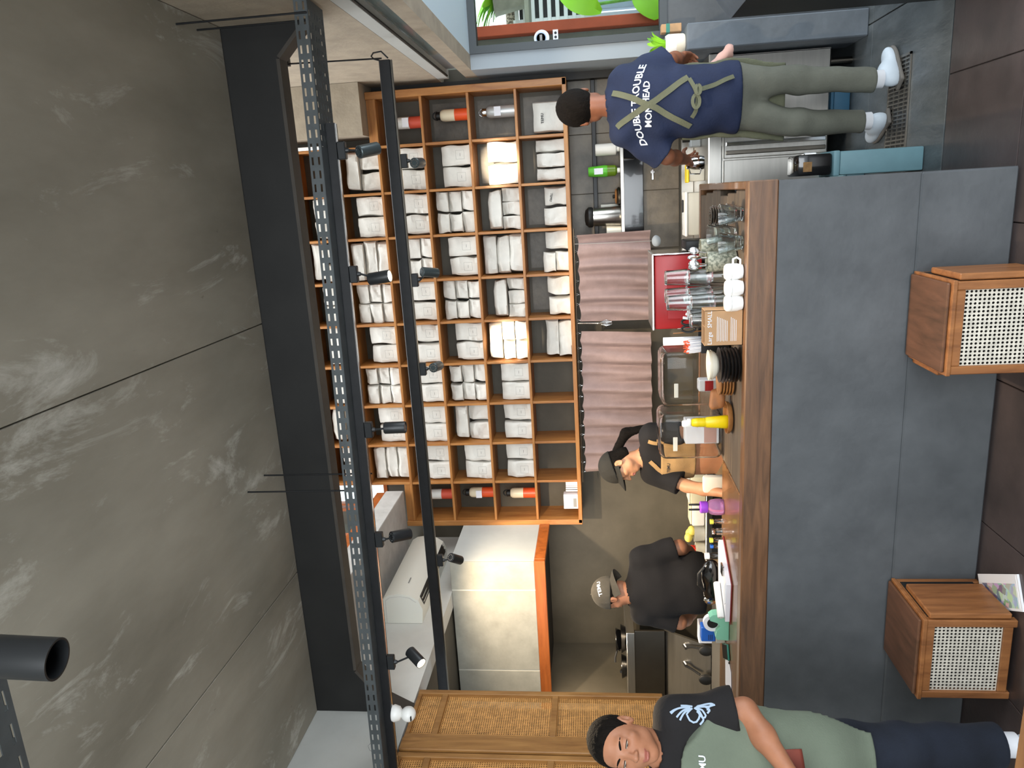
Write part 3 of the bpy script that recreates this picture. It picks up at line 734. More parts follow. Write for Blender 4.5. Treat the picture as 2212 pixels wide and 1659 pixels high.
MB().rbox(cx(9)-.235, YS+.02, rz_(0)+T+.001, cx(9)-.12, YS+.09, rz_(0)+.118, .002).build('carton', 'paper_white', t)
MB().box(cx(9)-.22, YS+.0185, rz_(0)+.02, cx(9)-.15, YS+.0195, rz_(0)+.045).build('printed_picture', 'print_grey', t)
b = MB(); b.tube([V(cx(9)-.215+.007*k, YS+.0188, rz_(0)+.062+(.006 if k % 2 else 0)+(.006 if k in (3, 7) else 0)) for k in range(11)], .0008, 5); b.build('handwriting', 'print_grey', t)
b = MB()
for k in range(6):
    a0, a1 = k/6, (k+1)/6
    b.prism([(cx(9)-.105+.07*a0, rz_(0)+T+.002), (cx(9)-.105+.07*a1, rz_(0)+T+.002), (cx(9)-.105+.07*a1, rz_(0)+.10), (cx(9)-.105+.07*a0, rz_(0)+.10)], YS+.05+.03*math.sin(2.6*a0), YS+.0515+.03*math.sin(2.6*a0))
tag(b.build('paper_sheet', 'paper_white'), 'curled white paper sheet beside the printed box on bottom shelf', 'paper')
# ------------------------------------------------------------------ curtains on rings under the shelves
def curtain(x0, x1, z0, z1, label, seed, flare=0.0):
    t = thing('curtain', label, 'curtain', ((x0+x1)/2, 5.17, z0), 'dusty pink curtains under the shelves')
    n, m_ = 110, 22; vs_, fs = [], []; R = random.Random(seed); ph = [R.uniform(0, 6) for _ in range(4)]; fr = [R.uniform(52, 62), R.uniform(84, 100), R.uniform(20, 26)]
    for k in range(m_+1):
        q = k/m_
        for i in range(n+1):
            u_ = i/n; x = x0+(x1-x0)*u_; am = .013+.019*q
            y = 5.185+am*math.sin(fr[0]*(x-x0)+ph[0]+.8*math.sin(3*q+ph[3]))+.4*am*math.sin(fr[1]*(x-x0)+ph[1])*(1-.5*q)+.5*am*math.sin(fr[2]*(x-x0)+ph[2]+q)
            hem = -.012*abs(math.sin((x-x0)*26+ph[1])) if k == 0 else 0
            x += flare*q*(u_-.5)
            vs_.append((x, y, z1-(z1-z0)*q+hem))
    for k in range(m_):
        for i in range(n): a = k*(n+1)+i; fs.append((a, a+1, a+n+2, a+n+1))
    N = len(vs_)
    vs_ += [(p[0], p[1]+.002, p[2]) for p in vs_]; fs += [tuple(N+i for i in reversed(f)) for f in fs]
    MB().add(vs_, fs).build('cloth', 'fabric_curtain', t, True, fix=False)
    k = max(5, int((x1-x0)/.085))
    for i in range(k):
        x = x0+.012+(x1-x0-.024)*(i+R.uniform(-.25, .25))/(k-1) if 0 < i < k-1 else x0+.012+(x1-x0-.024)*i/(k-1)
        b = MB(); b.tube([V(x+.006*math.cos(a), 5.18, z1+.012+.008*math.sin(a)) for a in [2*math.pi*j/10 for j in range(10)]], .0014, 6, closed=True); b.cyl((x, 5.18, z1+.004), (x, 5.18, z1-.006), .002, n=6)
        b.build('ring', 'chrome', t)
curtain(-.885, -.285, 1.157, 1.655, 'narrow dusty pink curtain above the red panel', 3, .02)
curtain(-2.02, -.955, 1.16, 1.657, 'wide dusty pink curtain behind the woman in the black cap', 9, -.05)
tag(MB().cyl((-2.09, 5.18, 1.672), (-.24, 5.18, 1.672), .004, n=8).build('curtain_wire', 'steel_dark'), 'thin wire carrying the pink curtains under the shelves', 'wire')
# ------------------------------------------------------------------ cable tray with track and spotlights
def slotted(b, o, ex, ey, L, W, rows, pitch, sl, sw, th, first=.02):
    """perforated strip: o corner, ex long direction, ey across; slots as real openings"""
    o, ex, ey = Vector(o), Vector(ex), Vector(ey); nn = ex.cross(ey).normalized()*th
    def q(a0, a1, c0, c1):
        if a1-a0 < 1e-5 or c1-c0 < 1e-5: return
        p = [o+ex*a0+ey*c0, o+ex*a1+ey*c0, o+ex*a1+ey*c1, o+ex*a0+ey*c1]
        b.add(p+[x+nn for x in p], [(0, 1, 2, 3), (7, 6, 5, 4), (0, 4, 5, 1), (1, 5, 6, 2), (2, 6, 7, 3), (3, 7, 4, 0)])
    ys_ = [W*(i+.5)/rows for i in range(rows)]; e = 0
    for yc in ys_:
        q(0, L, e, yc-sw/2); e = yc+sw/2
        a = 0; k = 0
        while True:
            s0 = first+pitch*k; k += 1
            if s0+sl > L: break
            q(a, s0, yc-sw/2, yc+sw/2); a = s0+sl
        q(a, L, yc-sw/2, yc+sw/2)
    q(0, L, e, W)
ang = math.atan2(.15, 3.35)
def tp(x): return 3.003+.0447*(x-.70)       # front face of the tray drifts slightly towards the room on the left
tr = thing('cable_tray', 'long perforated steel cable tray hung below the concrete ceiling', 'cable tray', (-1, 2.95, 2.6))
exd = V(math.cos(ang), math.sin(ang), 0); eyd = V(-math.sin(ang), math.cos(ang), 0)
o0 = V(-2.66, tp(-2.66), 2.605); LL = 3.44/math.cos(ang)
b = MB(); slotted(b, o0, exd, V(0, 0, 1), LL, .052, 2, .052, .030, .008, .0016); b.build('web', 'tray_metal', tr)
b = MB(); slotted(b, o0+exd*2.9, exd, eyd, LL-2.9, .175, 6, .042, .022, .009, -.0016); b.build('base', 'tray_metal', tr)
q = [o0, o0+exd*2.899, o0+exd*2.899+eyd*.175, o0+eyd*.175]
MB().add([(p.x, p.y, 2.6034) for p in q]+[(p.x, p.y, 2.605) for p in q], [(0, 3, 2, 1), (4, 5, 6, 7), (0, 1, 5, 4), (1, 2, 6, 5), (2, 3, 7, 6), (3, 0, 4, 7)]).build('base', 'tray_metal', tr)
b = MB(); slotted(b, o0+eyd*.175, exd, V(0, 0, 1), LL, .052, 2, .052, .030, .008, .0016); b.build('rear_web', 'tray_metal', tr)
for (px, py) in ((570, 1027), (535, 1063), (380, 52), (425, 65)):
    p = at(px, py, z=ZC); MB().cyl((p.x, p.y, 2.6056), (p.x, p.y, ZC-.001), .004, n=8).build('hanger_rod', 'black_steel', tr)
tk = thing('track_rail', 'black lighting track fixed under the perforated cable tray', 'track', (-1, 3.0, 2.57))
b = MB(); a = o0+exd*.0+eyd*.07; c = a+exd*(LL-.45)
for e, z0, z1 in ((0, 2.566, 2.602),):
    p = [a+eyd*e, c+eyd*e, c+eyd*(e+.036), a+eyd*(e+.036)]
    b.add([(q.x, q.y, z0) for q in p]+[(q.x, q.y, z1) for q in p], [(0, 3, 2, 1), (4, 5, 6, 7), (0, 1, 5, 4), (1, 2, 6, 5), (2, 3, 7, 6), (3, 0, 4, 7)])
b.build('rail', 'black_steel', tk)
p = [a+eyd*.012, c+eyd*.012, c+eyd*.024, a+eyd*.024]
MB().add([(q.x, q.y, 2.5645) for q in p]+[(q.x, q.y, 2.566) for q in p], [(0, 3, 2, 1), (4, 5, 6, 7), (0, 1, 5, 4), (1, 2, 6, 5), (2, 3, 7, 6), (3, 0, 4, 7)]).build('conductor_slot', 'chrome', tk)
YR = 3.86
rl = thing('track_rail', 'thin black suspended lighting track in front of the shelves', 'track', (-1, YR, 2.5))
MB().rbox(-2.95, YR, 2.515, .69, YR+.036, 2.572, .003).build('rail', 'black_steel', rl)
MB().rbox(-2.95, YR+.012, 2.508, .69, YR+.024, 2.516, .001).build('conductor_slot', 'steel_dark', rl)
MB().cyl((.70, YR+.02, 2.56), (.71, YR+.02, 3.04), .004, n=8).build('hanger_rod', 'black_steel', rl)
MB().box(.70, YR+.005, 3.035, .79, YR+.035, 3.05).build('bracket', 'black_steel', rl)
MB().tube([V(.69, YR+.02, 2.57+.0), V(.70, YR+.02, 2.60), V(.713, YR+.02, 2.612), V(.728, YR+.02, 2.60), V(.732, YR+.02, 2.56), V(.70, YR+.03, 2.53)], .004, 8).build('cable_loop', 'rubber_black', rl, True)
def spotlight(top, pivot, axis, label, L=.095, R=.026, m_='spot_black', lit=0, tgt=None, power=0, size=24, vents=True, stem=None):
    """track spotlight: adapter under the rail, stem, pivoting can; axis points out of the lens"""
    top, pivot, axis = Vector(top), Vector(pivot), Vector(axis).normalized()
    t = thing('track_spotlight', label, 'spotlight', top, 'black track spotlights')
    MB().rbox(top.x-.035, top.y-.014, top.z-.034, top.x+.035, top.y+.014, top.z, .003).build('adapter', 'spot_black', t)
    MB().cyl((top.x, top.y, top.z-.034), (top.x, top.y, top.z-.046), .011, .008, 12).build('collar', 'spot_black', t, True)
    MB().cyl((top.x, top.y, top.z-.046), pivot, .0045, n=8).build('stem', 'spot_black', t)
    r0 = pivot-axis*L*.32
    can = MB().lathe([(R*.9, 0), (R, .003), (R, L-.002), (R*.96, L), (R*.86, L), (R*.86, L-.010), (0, L-.010)], 26, r0, axis).build('can', m_, t, True)
    if vents:
        a = axis.orthogonal().normalized(); b_ = axis.cross(a)
        for k in range(10):
            d = a*math.cos(.628*k)+b_*math.sin(.628*k); c = r0+d*R*.62-axis*.0008
            MB().cyl(c, c+axis*.002, R*.13, n=8).build('vent', 'chrome', can)
    MB().lathe([(0, L-.0095), (R*.84, L-.0095), (R*.84, L-.004), (0, L-.002)], 20, r0, axis).build('lens', 'lamp_glow' if lit else 'steel', can, True)
    if power:
        l = bpy.data.lights.new('spot_beam', 'SPOT'); l.energy = power; l.color = (1.0, .80, .56); l.spot_size = math.radians(size); l.spot_blend = .55; l.shadow_soft_size = .02
        lo = bpy.data.objects.new('spot_beam', l); COL.objects.link(lo); p = r0+axis*(L+.004)
        lo.location = p; lo.rotation_euler = (Vector(tgt)-p if tgt is not None else axis).to_track_quat('-Z', 'Y').to_euler()
        lo.parent = None
    return t
def tray_y(x): return tp(x)+.07+.018
def trk(px, py): # point under the tray track
    x = at(px, py, z=2.566).x
    for _ in range(6): x = at(px, py, y=tray_y(x)).x
    return V(x, tray_y(x), 2.566)
def rlk(px, py): q = at(px, py, y=YR+.018); return V(q.x, YR+.018, 2.508)
def celltgt(c, r): return V((cx(c)+cx(c+1))/2, YS+.03, rz_(r)+.15)
def aimed(top, ppx, ppy, tgt, label, **k):
    piv = at(ppx, ppy, y=top.y); spotlight(top, piv, (Vector(tgt)-piv) if not isinstance(tgt, tuple) else tgt, label, tgt=None, **k)
aimed(trk(745, 325), 788, 326, (.16, .75, -.62), 'graphite track spotlight at the right end of the cable tray', m_='spot_graphite', power=70, size=45)
aimed(trk(775, 592), 812, 601, (.12, -.12, -1), 'lit black spotlight under the tray above the third and fourth columns', lit=1, power=80, size=60)
aimed(trk(805, 928), 845, 924, (0, .04, -1), 'black spotlight pointing straight down at the middle of the tray', power=60, size=60)
aimed(trk(830, 1165), 858, 1158, (-.12, .62, -.72), 'black spotlight with bright ring below the tray near the air conditioner', power=150, size=75)
aimed(trk(862, 1430), 893, 1415, (-.22, -.62, -.68), 'glowing black spotlight at the left end of the cable tray', lit=1, power=110, size=80)
aimed(rlk(873, 348), 900, 352, celltgt(1, 1), 'graphite spotlight on the thin rail, rightmost, aimed at the bright bags', m_='spot_graphite', power=330, size=15)
aimed(rlk(897, 605), 922, 588, (-.14, .55, -.62), 'black spotlight on the thin rail, second from right', m_='spot_graphite', power=75, size=60)
aimed(rlk(918, 797), 940, 793, celltgt(5, 1), 'small black spotlight on the thin rail, third from right', m_='spot_graphite', power=330, size=15)
aimed(rlk(955, 1210), 980, 1206, (-.5, .6, -.42), 'black spotlight on the thin rail, leftmost, beside the soffit', power=95, size=85)
# big spotlight and a second tray close to the camera
p0 = at(-120, 1412, d=.95); p1 = at(124, 1424, d=.95); ax_ = (p1-p0).normalized()
t = thing('track_spotlight', 'large black spotlight hanging close at the left edge of the ceiling', 'spotlight', p0, 'black track spotlights')
L_ = (p1-p0).length
can = MB().lathe([(.024, 0), (.0268, .004), (.0268, L_), (.0240, L_), (.0240, L_-.03), (0, L_-.03)], 32, p0, ax_).build('can', 'spot_black', t, True)
MB().lathe([(0, L_-.029), (.0236, L_-.029), (.02, L_-.02), (0, L_-.016)], 24, p0, ax_).build('lens', 'black_gloss', can, True)
MB().cyl(p0, p0+V(0, 0, .30), .005, n=8).build('stem', 'spot_black', t)
MB().rbox(p0.x-.04, p0.y-.016, p0.z+.30, p0.x+.04, p0.y+.016, p0.z+.335, .003).build('adapter', 'spot_black', t)
ct = thing('cable_tray', 'near perforated steel cable tray at the lower left of the ceiling', 'cable tray', (-1.8, 1.2, 2.75))
q0 = at(62, 1655, z=2.72); b = MB(); slotted(b, (XL+.02, q0.y-.18, 2.72), (1, 0, 0), (0, 1, 0), q0.x+.33-XL, .18, 5, .075, .045, .009, -.0016); b.build('base', 'tray_metal', ct)
b = MB(); slotted(b, (XL+.02, q0.y, 2.72), (1, 0, 0), (0, 0, 1), q0.x+.33-XL, .052, 2, .075, .045, .009, .0016); b.build('web', 'tray_metal', ct)
for xx in (-2.4, q0.x+.1): MB().cyl((xx, q0.y-.09, 2.722), (xx, q0.y-.09, ZC-.001), .004, n=8).build('hanger_rod', 'black_steel', ct)
# ------------------------------------------------------------------ cane screens on the left
def cane(b, o, ex, ey, W, H, pitch, hole=.62):
    o, ex, ey = Vector(o), Vector(ex), Vector(ey); nx, nz = int(W/pitch), int(H/pitch); px, pz = W/nx, H/nz
    oc = [(hole/2*math.cos(math.pi/8+math.pi/4*i), hole/2*math.sin(math.pi/8+math.pi/4*i)) for i in range(8)]
    for i in range(nx):
        for k in range(nz):
            c = o+ex*(px*(i+.5))+ey*(pz*(k+.5)); hx, hz = ex*(px/2), ey*(pz/2)
            vs_ = [c+hx+hz, c-hx+hz, c-hx-hz, c+hx-hz]+[c+ex*(px*a)+ey*(pz*d) for a, d in oc]
            b.add(vs_, [(0, 1, 6, 5), (1, 2, 8, 7), (2, 3, 10, 9), (3, 0, 4, 11), (0, 5, 4), (1, 7, 6), (2, 9, 8), (3, 11, 10)])
    return b
def rattan_screen(y0, y1, label):
    t = thing('rattan_screen', label, 'screen', (XL, (y0+y1)/2, 1.246), 'rattan screens on the left wall')
    z0, z1 = 1.246, 2.604; w_ = .034
    for a, b_ in ((y0, y0+w_), (y1-w_, y1)): MB().rbox(XL-.05, a, z0, XL, b_, z1, .003).build('stile', 'wood_rattan_frame', t)
    zz = [z0, 1.815, z1-.17, z1]
    rails = [(z0, z0+w_), (1.812, 1.812+w_), (2.43, 2.43+w_), (z1-w_*.7, z1)]
    for a, b_ in rails: MB().rbox(XL-.048, y0+w_, a, XL-.002, y1-w_, b_, .003).build('rail', 'wood_rattan_frame', t)
    for (a0, a1), (b0, b1) in zip(rails, rails[1:]):
        cane(MB(), (XL-.02, y0+w_, a1), (0, 1, 0), (0, 0, 1), y1-y0-2*w_, b0-a1, .0115, .56).build('cane_panel', 'cane_warm', t, fix=False)
rattan_screen(3.185, 3.57, 'far rattan screen in an oak frame beside the kitchen hatch')
rattan_screen(2.72, 3.085, 'near rattan screen in an oak frame at the left edge')
tag(MB().rbox(XL-.05, 3.09, 1.246, XL+.012, 3.18, 2.604, .004).build('wooden_post', 'wood_rattan_frame'), 'oak post between the two rattan screens', 'post')
# ------------------------------------------------------------------ air conditioner on the upper left wall
ac = thing('air_conditioner', 'white wall air conditioner above the kitchen soffit', 'air conditioner', (XL, 4.66, 2.72))
prof = [(XL+.002, 2.735), (XL+.10, 2.725), (XL+.165, 2.75), (XL+.20, 2.80), (XL+.215, 2.87), (XL+.205, 2.945), (XL+.18, 2.985), (XL+.002, 2.99)]
b = MB(); n = len(prof); y0, y1 = 4.235, 5.09
b.add([(a, y0, c) for a, c in prof]+[(a, y1, c) for a, c in prof], [(i, (i+1) % n, n+(i+1) % n, n+i) for i in range(n)]+[tuple(range(n-1, -1, -1)), tuple(range(n, 2*n))])
b.build('casing', 'ac_white', ac, 30)
MB().prism([(XL+.108, 2.7255), (XL+.168, 2.7495), (XL+.1672, 2.7515), (XL+.1072, 2.7275)], y0+.055, y1-.055, 'xz').build('air_slot', 'ac_slot', ac)
for k in range(2): MB().prism([(XL+.124+.024*k, 2.7300+.0096*k), (XL+.130+.024*k, 2.7324+.0096*k), (XL+.1325+.024*k, 2.7265+.0096*k), (XL+.1265+.024*k, 2.7241+.0096*k)], y0+.06, y1-.06, 'xz').build('louvre', 'chrome', ac)
MB().prism([(XL+.006, 2.975), (XL+.168, 2.971), (XL+.19, 2.94), (XL+.2, 2.87), (XL+.188, 2.806), (XL+.156, 2.764), (XL+.152, 2.767), (XL+.184, 2.81), (XL+.196, 2.87), (XL+.186, 2.938), (XL+.166, 2.967), (XL+.006, 2.971)], y0-.0012, y0+.0005, 'xz').build('end_seam', 'plaster_white', ac)
MB().box(XL+.2135, 4.38, 2.842, XL+.2155, 4.45, 2.848).build('badge', 'print_grey', ac)
# white security camera under the tray
pc = trk(822, 1540)
sc = thing('security_camera', 'white ball security camera under the left end of the cable tray', 'camera', pc)
MB().lathe([(0, 0), (.036, 0), (.040, .010), (.033, .034), (.018, .046), (0, .046)], 26, pc, (0, 0, -1)).build('base', 'plastic_white', sc, True)
bl = MB().ball(pc+V(.0, -.004, -.078), .036, 24, 16).build('ball', 'plastic_white', sc, True)
MB().rbox(pc.x-.012, pc.y-.043, pc.z-.100, pc.x+.012, pc.y-.030, pc.z-.095, .002).build('lens_slot', 'rubber_black', bl)
q = at(820, 1605, y=3.0)
tag(MB().tube([V(q.x+.02, 3.0, 2.67), V(q.x+.01, 2.995, 2.70), V(q.x-.01, 2.99, 2.722), V(q.x-.03, 2.985, 2.715), V(q.x-.04, 2.98, 2.69), V(q.x-.045, 2.98, 2.665)], .002, 6).build('cable', 'print_grey'), 'small looped grey cable on top of the cable tray', 'cable')
# two white light tubes high at the right
for py, nm in ((268, 'right'), (322, 'left')):
    p = at(660, py, y=5.16)
    t = thing('light_tube', f'slim white vertical light tube high at the top of the shelves, {nm} one', 'light tube', (p.x, 5.16, 3.3), 'white light tubes at the shelf top')
    MB().cyl((p.x, 5.16, 3.27), (p.x, 5.16, 3.85), .011, n=14).build('tube', 'tube_white', t, True)
    for z in (3.262, 3.85): MB().cyl((p.x, 5.16, z), (p.x, 5.16, z+.012), .0125, n=14).build('end_cap', 'plastic_white', t, True)
    for z in (3.32, 3.8): MB().box(p.x-.008, 5.165, z, p.x+.008, 5.226, z+.012).build('clip', 'plastic_white', t)
# ------------------------------------------------------------------ cane-fronted box stools against the bar
def stool(x0, x1, label):
    yb, y0 = YF-.0125, 2.655; zt = .345
    t = thing('box_stool', label, 'stool', ((x0+x1)/2, (yb+y0)/2, 0), 'cane fronted box stools')
    fr = .03
    for x in (x0, x1-fr):
        for y in (y0, yb-fr): MB().rbox(x, y, 0, x+fr, y+fr, zt-.022, .003).build('leg', 'wood_walnut', t)
    MB().rbox(x0, y0+fr, zt-.062, x1, yb-fr, zt-.022, .003).build('rail', 'wood_walnut', t)
    MB().rbox(x0+fr, y0+.002, .012, x1-fr, y0+fr, .046, .003).build('bottom_rail', 'wood_walnut', t)
    MB().rbox(x0+fr, y0+.002, zt-.052, x1-fr, y0+fr, zt-.023, .003).build('top_rail', 'wood_walnut', t)
    MB().rbox(x0-.004, y0-.004, zt-.021, x1+.004, yb, zt-.006, .002).build('top_frame', 'wood_walnut', t)
    MB().rbox(x0+.006, y0+.012, zt-.006, x1-.006, yb-.002, zt+.006, .004).build('top_board', 'wood_walnut_y', t)
    MB().rbox(x1+.003, y0+.006, .02, x1+.026, yb-.085, zt-.03, .004).build('side_board', 'wood_walnut', t)
    MB().rbox(x0-.026, y0+.10, .02, x0-.003, yb-.004, zt-.022, .004).build('side_board', 'wood_walnut', t)
    MB().box(x1-.002, y0+.03, .03, x1+.002, yb-.03, zt-.03).build('side_panel', 'black_paint', t)
    MB().box(x0-.002, y0+.03, .03, x0+.002, yb-.03, zt-.03).build('side_panel', 'black_paint', t)
    c = cane(MB(), (x0+fr, y0+.014, .046), (1, 0, 0), (0, 0, 1), x1-x0-2*fr, zt-.052-.046, .0138, .66).build('cane_panel', 'cane', t, fix=False)
    sm = c.modifiers.new('thickness', 'SOLIDIFY'); sm.thickness = .0022; sm.offset = 1
    MB().box(x0+fr, y0+.029, .02, x1-fr, y0+.031, zt-.04).build('inner_lining', 'black_paint', t)
    return t
stool(-.694, -.368, 'walnut box stool with pale cane front near the right end of the bar')
stool(-2.0, -1.658, 'walnut box stool with cane front and booklet, by the aproned man')
# booklet lying on the floor, one corner under the left stool
bk = thing('booklet', 'white photo booklet lying on the floor beside the left stool', 'booklet', (-1.6, 2.8, 0))
def collage():
    m = mat('photo_collage', '#8fa0a8', .35); t = NT(m); tc = t.new('ShaderNodeTexCoord')
    vo = t.new('ShaderNodeTexVoronoi', i_Scale=34.0, distance='CHEBYCHEV'); t.link(tc.outputs['Object'], vo.inputs['Vector'])
    hs = t.new('ShaderNodeHueSaturation', i_Saturation=.45, i_Value=.75); t.link(vo.outputs['Color'], hs.inputs['Color']); t.link(hs.outputs[0], t.b.inputs['Base Color'])
collage()
Ab = V(-1.624, 2.950, 0); e1 = V(-.879, -.477, 0); e2 = V(.477, -.879, 0)
def bq_(a0, a1, c0, c1): return [((Ab+e1*u_+e2*v_).x, (Ab+e1*u_+e2*v_).y) for u_, v_ in ((a0, c0), (a1, c0), (a1, c1), (a0, c1))]
MB().prism(bq_(0, .135, 0, .30), .0008, .009, 'xy').build('pages', 'paper_white', bk)
MB().prism(bq_(.004, .130, .01, .29), .0091, .0100, 'xy').build('cover', 'paper_white', bk)
MB().prism(bq_(.035, .125, .03, .28), .0101, .0106, 'xy').build('photo_page', 'photo_collage', bk)
# ------------------------------------------------------------------ steel fridge counter, back shelf
fr = thing('fridge_counter', 'stainless steel undercounter fridge behind the man in blue', 'fridge', (.3, 5.1, .0))
MB().rbox(-.42, 4.83, .13, .735, 5.47, .752, .004).build('body', 'steel', fr)
MB().rbox(-.44, 4.79, .752, .742, 5.475, .834, .006).build('worktop', 'steel', fr)
MB().rbox(-.44, 5.45, .8345, .742, 5.478, .92, .003).build('upstand', 'steel', fr)
for x0, x1 in ((-.41, .135), (.145, .725)):
    d = MB().rbox(x0, 4.806, .14, x1, 4.829, .74, .004).build('door', 'steel', fr)
    for k in range(2): MB().rbox(x0+.02+.05*k, 4.792, .15, x0+.045+.05*k, 4.807, .73, .004).build('door_ridge', 'chrome' if k else 'steel_dark', d)
for x in (-.36, .66):
    for y in (4.88, 5.4): MB().cyl((x, y, 0), (x, y, .13), .02, n=12).build('leg', 'steel_dark', fr)
wkb = thing('work_bench', 'low stainless work bench along the kitchen back wall', 'bench', (-1.4, 5.1, 0))
MB().rbox(-2.66, 4.79, .79, -.45, 5.47, .834, .004).build('worktop', 'steel', wkb)
MB().rbox(-2.64, 4.83, .12, -.47, 5.46, .789, .004).build('cabinet', 'steel_dark', wkb)
for x in (-2.6, -.52):
    for y in (4.88, 5.4): MB().cyl((x, y, 0), (x, y, .12), .02, n=12).build('leg', 'steel_dark', wkb)
ws = thing('steel_shelf', 'warm lit steel wall shelf behind the man in blue', 'shelf', (.1, 5.38, 1.31))
MB().rbox(-.44, 5.27, 1.322, .74, 5.486, 1.345, .003).build('board', 'steel', ws)
for x in (-.38, .2, .68): MB().prism([(5.30, 1.321), (5.459, 1.321), (5.459, 1.24)], x, x+.006, 'yz').build('bracket', 'steel_dark', ws)
tag(MB().rbox(-.43, 5.462, 1.18, .73, 5.484, 1.318, .003).build('dark_splashback', 'black_gloss'), 'glossy dark panel under the wall shelf', 'panel')
tag(MB().rbox(-.44, 5.44, 1.50, .738, 5.486, 1.53, .003).build('mounting_rail', 'black_steel'), 'dark rail on the stone tiles above the wall shelf', 'rail')
# things on the wall shelf
def bottle_on(name, label, px, py, mats_, prof, split, capprof, capm, n=24, y=5.36, z=1.346, cat='bottle'):
    p = at(px, py, y=y); t = thing(name, label, cat, (p.x, y, z))
    MB().lathe(prof, n).build('body', mats_[0], t, True, True)
    if split: MB().lathe(split, n).build('band', mats_[1], t, True, True)
    if capprof: MB().lathe(capprof, n).build('cap', capm, t, True, True)
    return t
bottle_on('squeeze_bottle', 'white plastic squeeze bottle on the warm steel wall shelf', 1310, 323, ['bottle_white'], [(.019, 0), (.019, .018), (.038, .024), (.040, .03), (.040, .155), (.036, .163), (0, .163)], None, None, None)
t = bottle_on('dish_soap_bottle', 'green dish soap bottle standing upside down on the wall shelf', 1300, 370, ['green_liquid', 'green_plastic'], [(.022, .018), (.036, .03), (.038, .085), (0, .085)], [(.038, .0852), (.040, .10), (.034, .20), (.030, .215), (0, .216)], [(.017, 0), (.017, .0175), (0, .0175)], 'plastic_white')
q = ORG[t.name]; MB().box(-.02, -.0415, .115, .02, -.038, .175).build('paper_label', 'paper_white', t, local=True)
p = at(1320, 425, y=5.36); t = thing('pan_lid', 'dark pot lid leaning on the wall shelf beside the hopper', 'lid', (p.x, 5.36, 1.346))
MB().lathe([(0, 0), (.055, .0), (.062, .006), (.064, .014), (.05, .026), (.02, .034), (0, .036)], 28).build('lid', 'steel_dark', t, True, True)
MB().lathe([(.01, .036), (.014, .05), (0, .054)], 14).build('knob', 'rubber_black', t, True, True)
MB().lathe([(.05, .0265), (.052, .03), (.04, .036), (.021, .0365)], 28).build('brass_ring', 'wood_plate', t, True, True)
p = at(1305, 468, y=5.36); t = thing('coffee_canister', 'steel coffee canister with black lid on the wall shelf', 'canister', (p.x, 5.36, 1.346))
MB().lathe([(0, 0), (.066, 0), (.068, .004), (.062, .19), (0, .19)], 30).build('body', 'steel', t, True, True)
MB().lathe([(.064, .191), (.07, .20), (.07, .222), (.05, .244), (.02, .25), (0, .25)], 30).build('lid', 'rubber_black', t, True, True)
p = at(1318, 446, y=5.40); t = thing('glass_tube', 'slim clear container beside the steel canister', 'container', (p.x, 5.43, 1.346))
MB().lathe([(0, 0), (.016, 0), (.016, .135), (.0145, .135), (.0145, .003), (0, .003)], 16).build('glass', 'clear_tub', t, True, True)
p = at(1320, 500, y=5.36); t = thing('measuring_jug', 'beige plastic jug beside the pink curtain on the shelf', 'jug', (p.x, 5.36, 1.346))
MB().lathe([(0, 0), (.035, 0), (.042, .10), (.039, .10), (.033, .004), (0, .004)], 24).build('body', 'porcelain_cream', t, True, True)
MB().tube([V(-.04, 0, .085), V(-.07, 0, .08), V(-.072, 0, .04), V(-.038, 0, .025)], .005, 8).build('handle', 'porcelain_cream', t, True, True)
# small door handle in the stone wall
p = at(1408, 372, y=5.486); t = thing('wall_tap', 'small chrome tap on the stone wall behind the man in blue', 'tap', (p.x, 5.486, p.z))
MB().cyl((p.x, 5.486, p.z), (p.x, 5.42, p.z), .012, n=14).build('spout', 'chrome', t, True)
MB().rbox(p.x-.055, 5.41, p.z-.008, p.x+.02, 5.424, p.z+.008, .004).build('lever', 'chrome', t)
# tubs on the fridge worktop
def tub(label, x, y, z, w_, d_, h_, bm='plastic_white', lm='plastic_white', lid=True):
    t = thing('food_tub', label, 'tub', (x, y, z), 'white plastic tubs')
    MB().rbox(x-w_/2, y-d_/2, z, x+w_/2, y+d_/2, z+h_, .012, 2).build('body', bm, t, 30)
    if lid: MB().rbox(x-w_/2-.006, y-d_/2-.006, z+h_+.0005, x+w_/2+.006, y+d_/2+.006, z+h_+.016, .005).build('lid', lm, t, 30)
    return t
p = at(1490, 465, y=5.05); t = tub('long white lidded tub with a knife on the steel worktop', p.x+.01, 5.05, .8345, .27, .16, .10, 'clear_tub')
kn = thing('kitchen_knife', 'dark handled knife lying on the long white tub', 'knife', (p.x+.06, 5.05, .953))
MB().rbox(p.x+.02, 5.04, .952, p.x+.10, 5.056, .964, .004).build('handle', 'rubber_black', kn); MB().box(p.x-.09, 5.044, .955, p.x+.02, 5.052, .957).build('blade', 'chrome', kn)
p = at(1490, 375, y=4.98); t = tub('small white tub with yellow paste beside the man\'s pitcher', p.x, 4.98, .8345, .10, .10, .095, 'clear_tub', 'yellow_plastic')
p = at(1505, 300, y=5.15); t = thing('scale', 'grey electronic device on the steel worktop beside the pitcher', 'device', (p.x, 5.15, .8345))
MB().rbox(p.x-.05, 5.1, .8345, p.x+.05, 5.2, .90, .006).build('body', 'frame_grey', t); MB().cyl((p.x, 5.15, .90), (p.x, 5.15, .945), .018, n=14).build('knob', 'rubber_black', t, True)
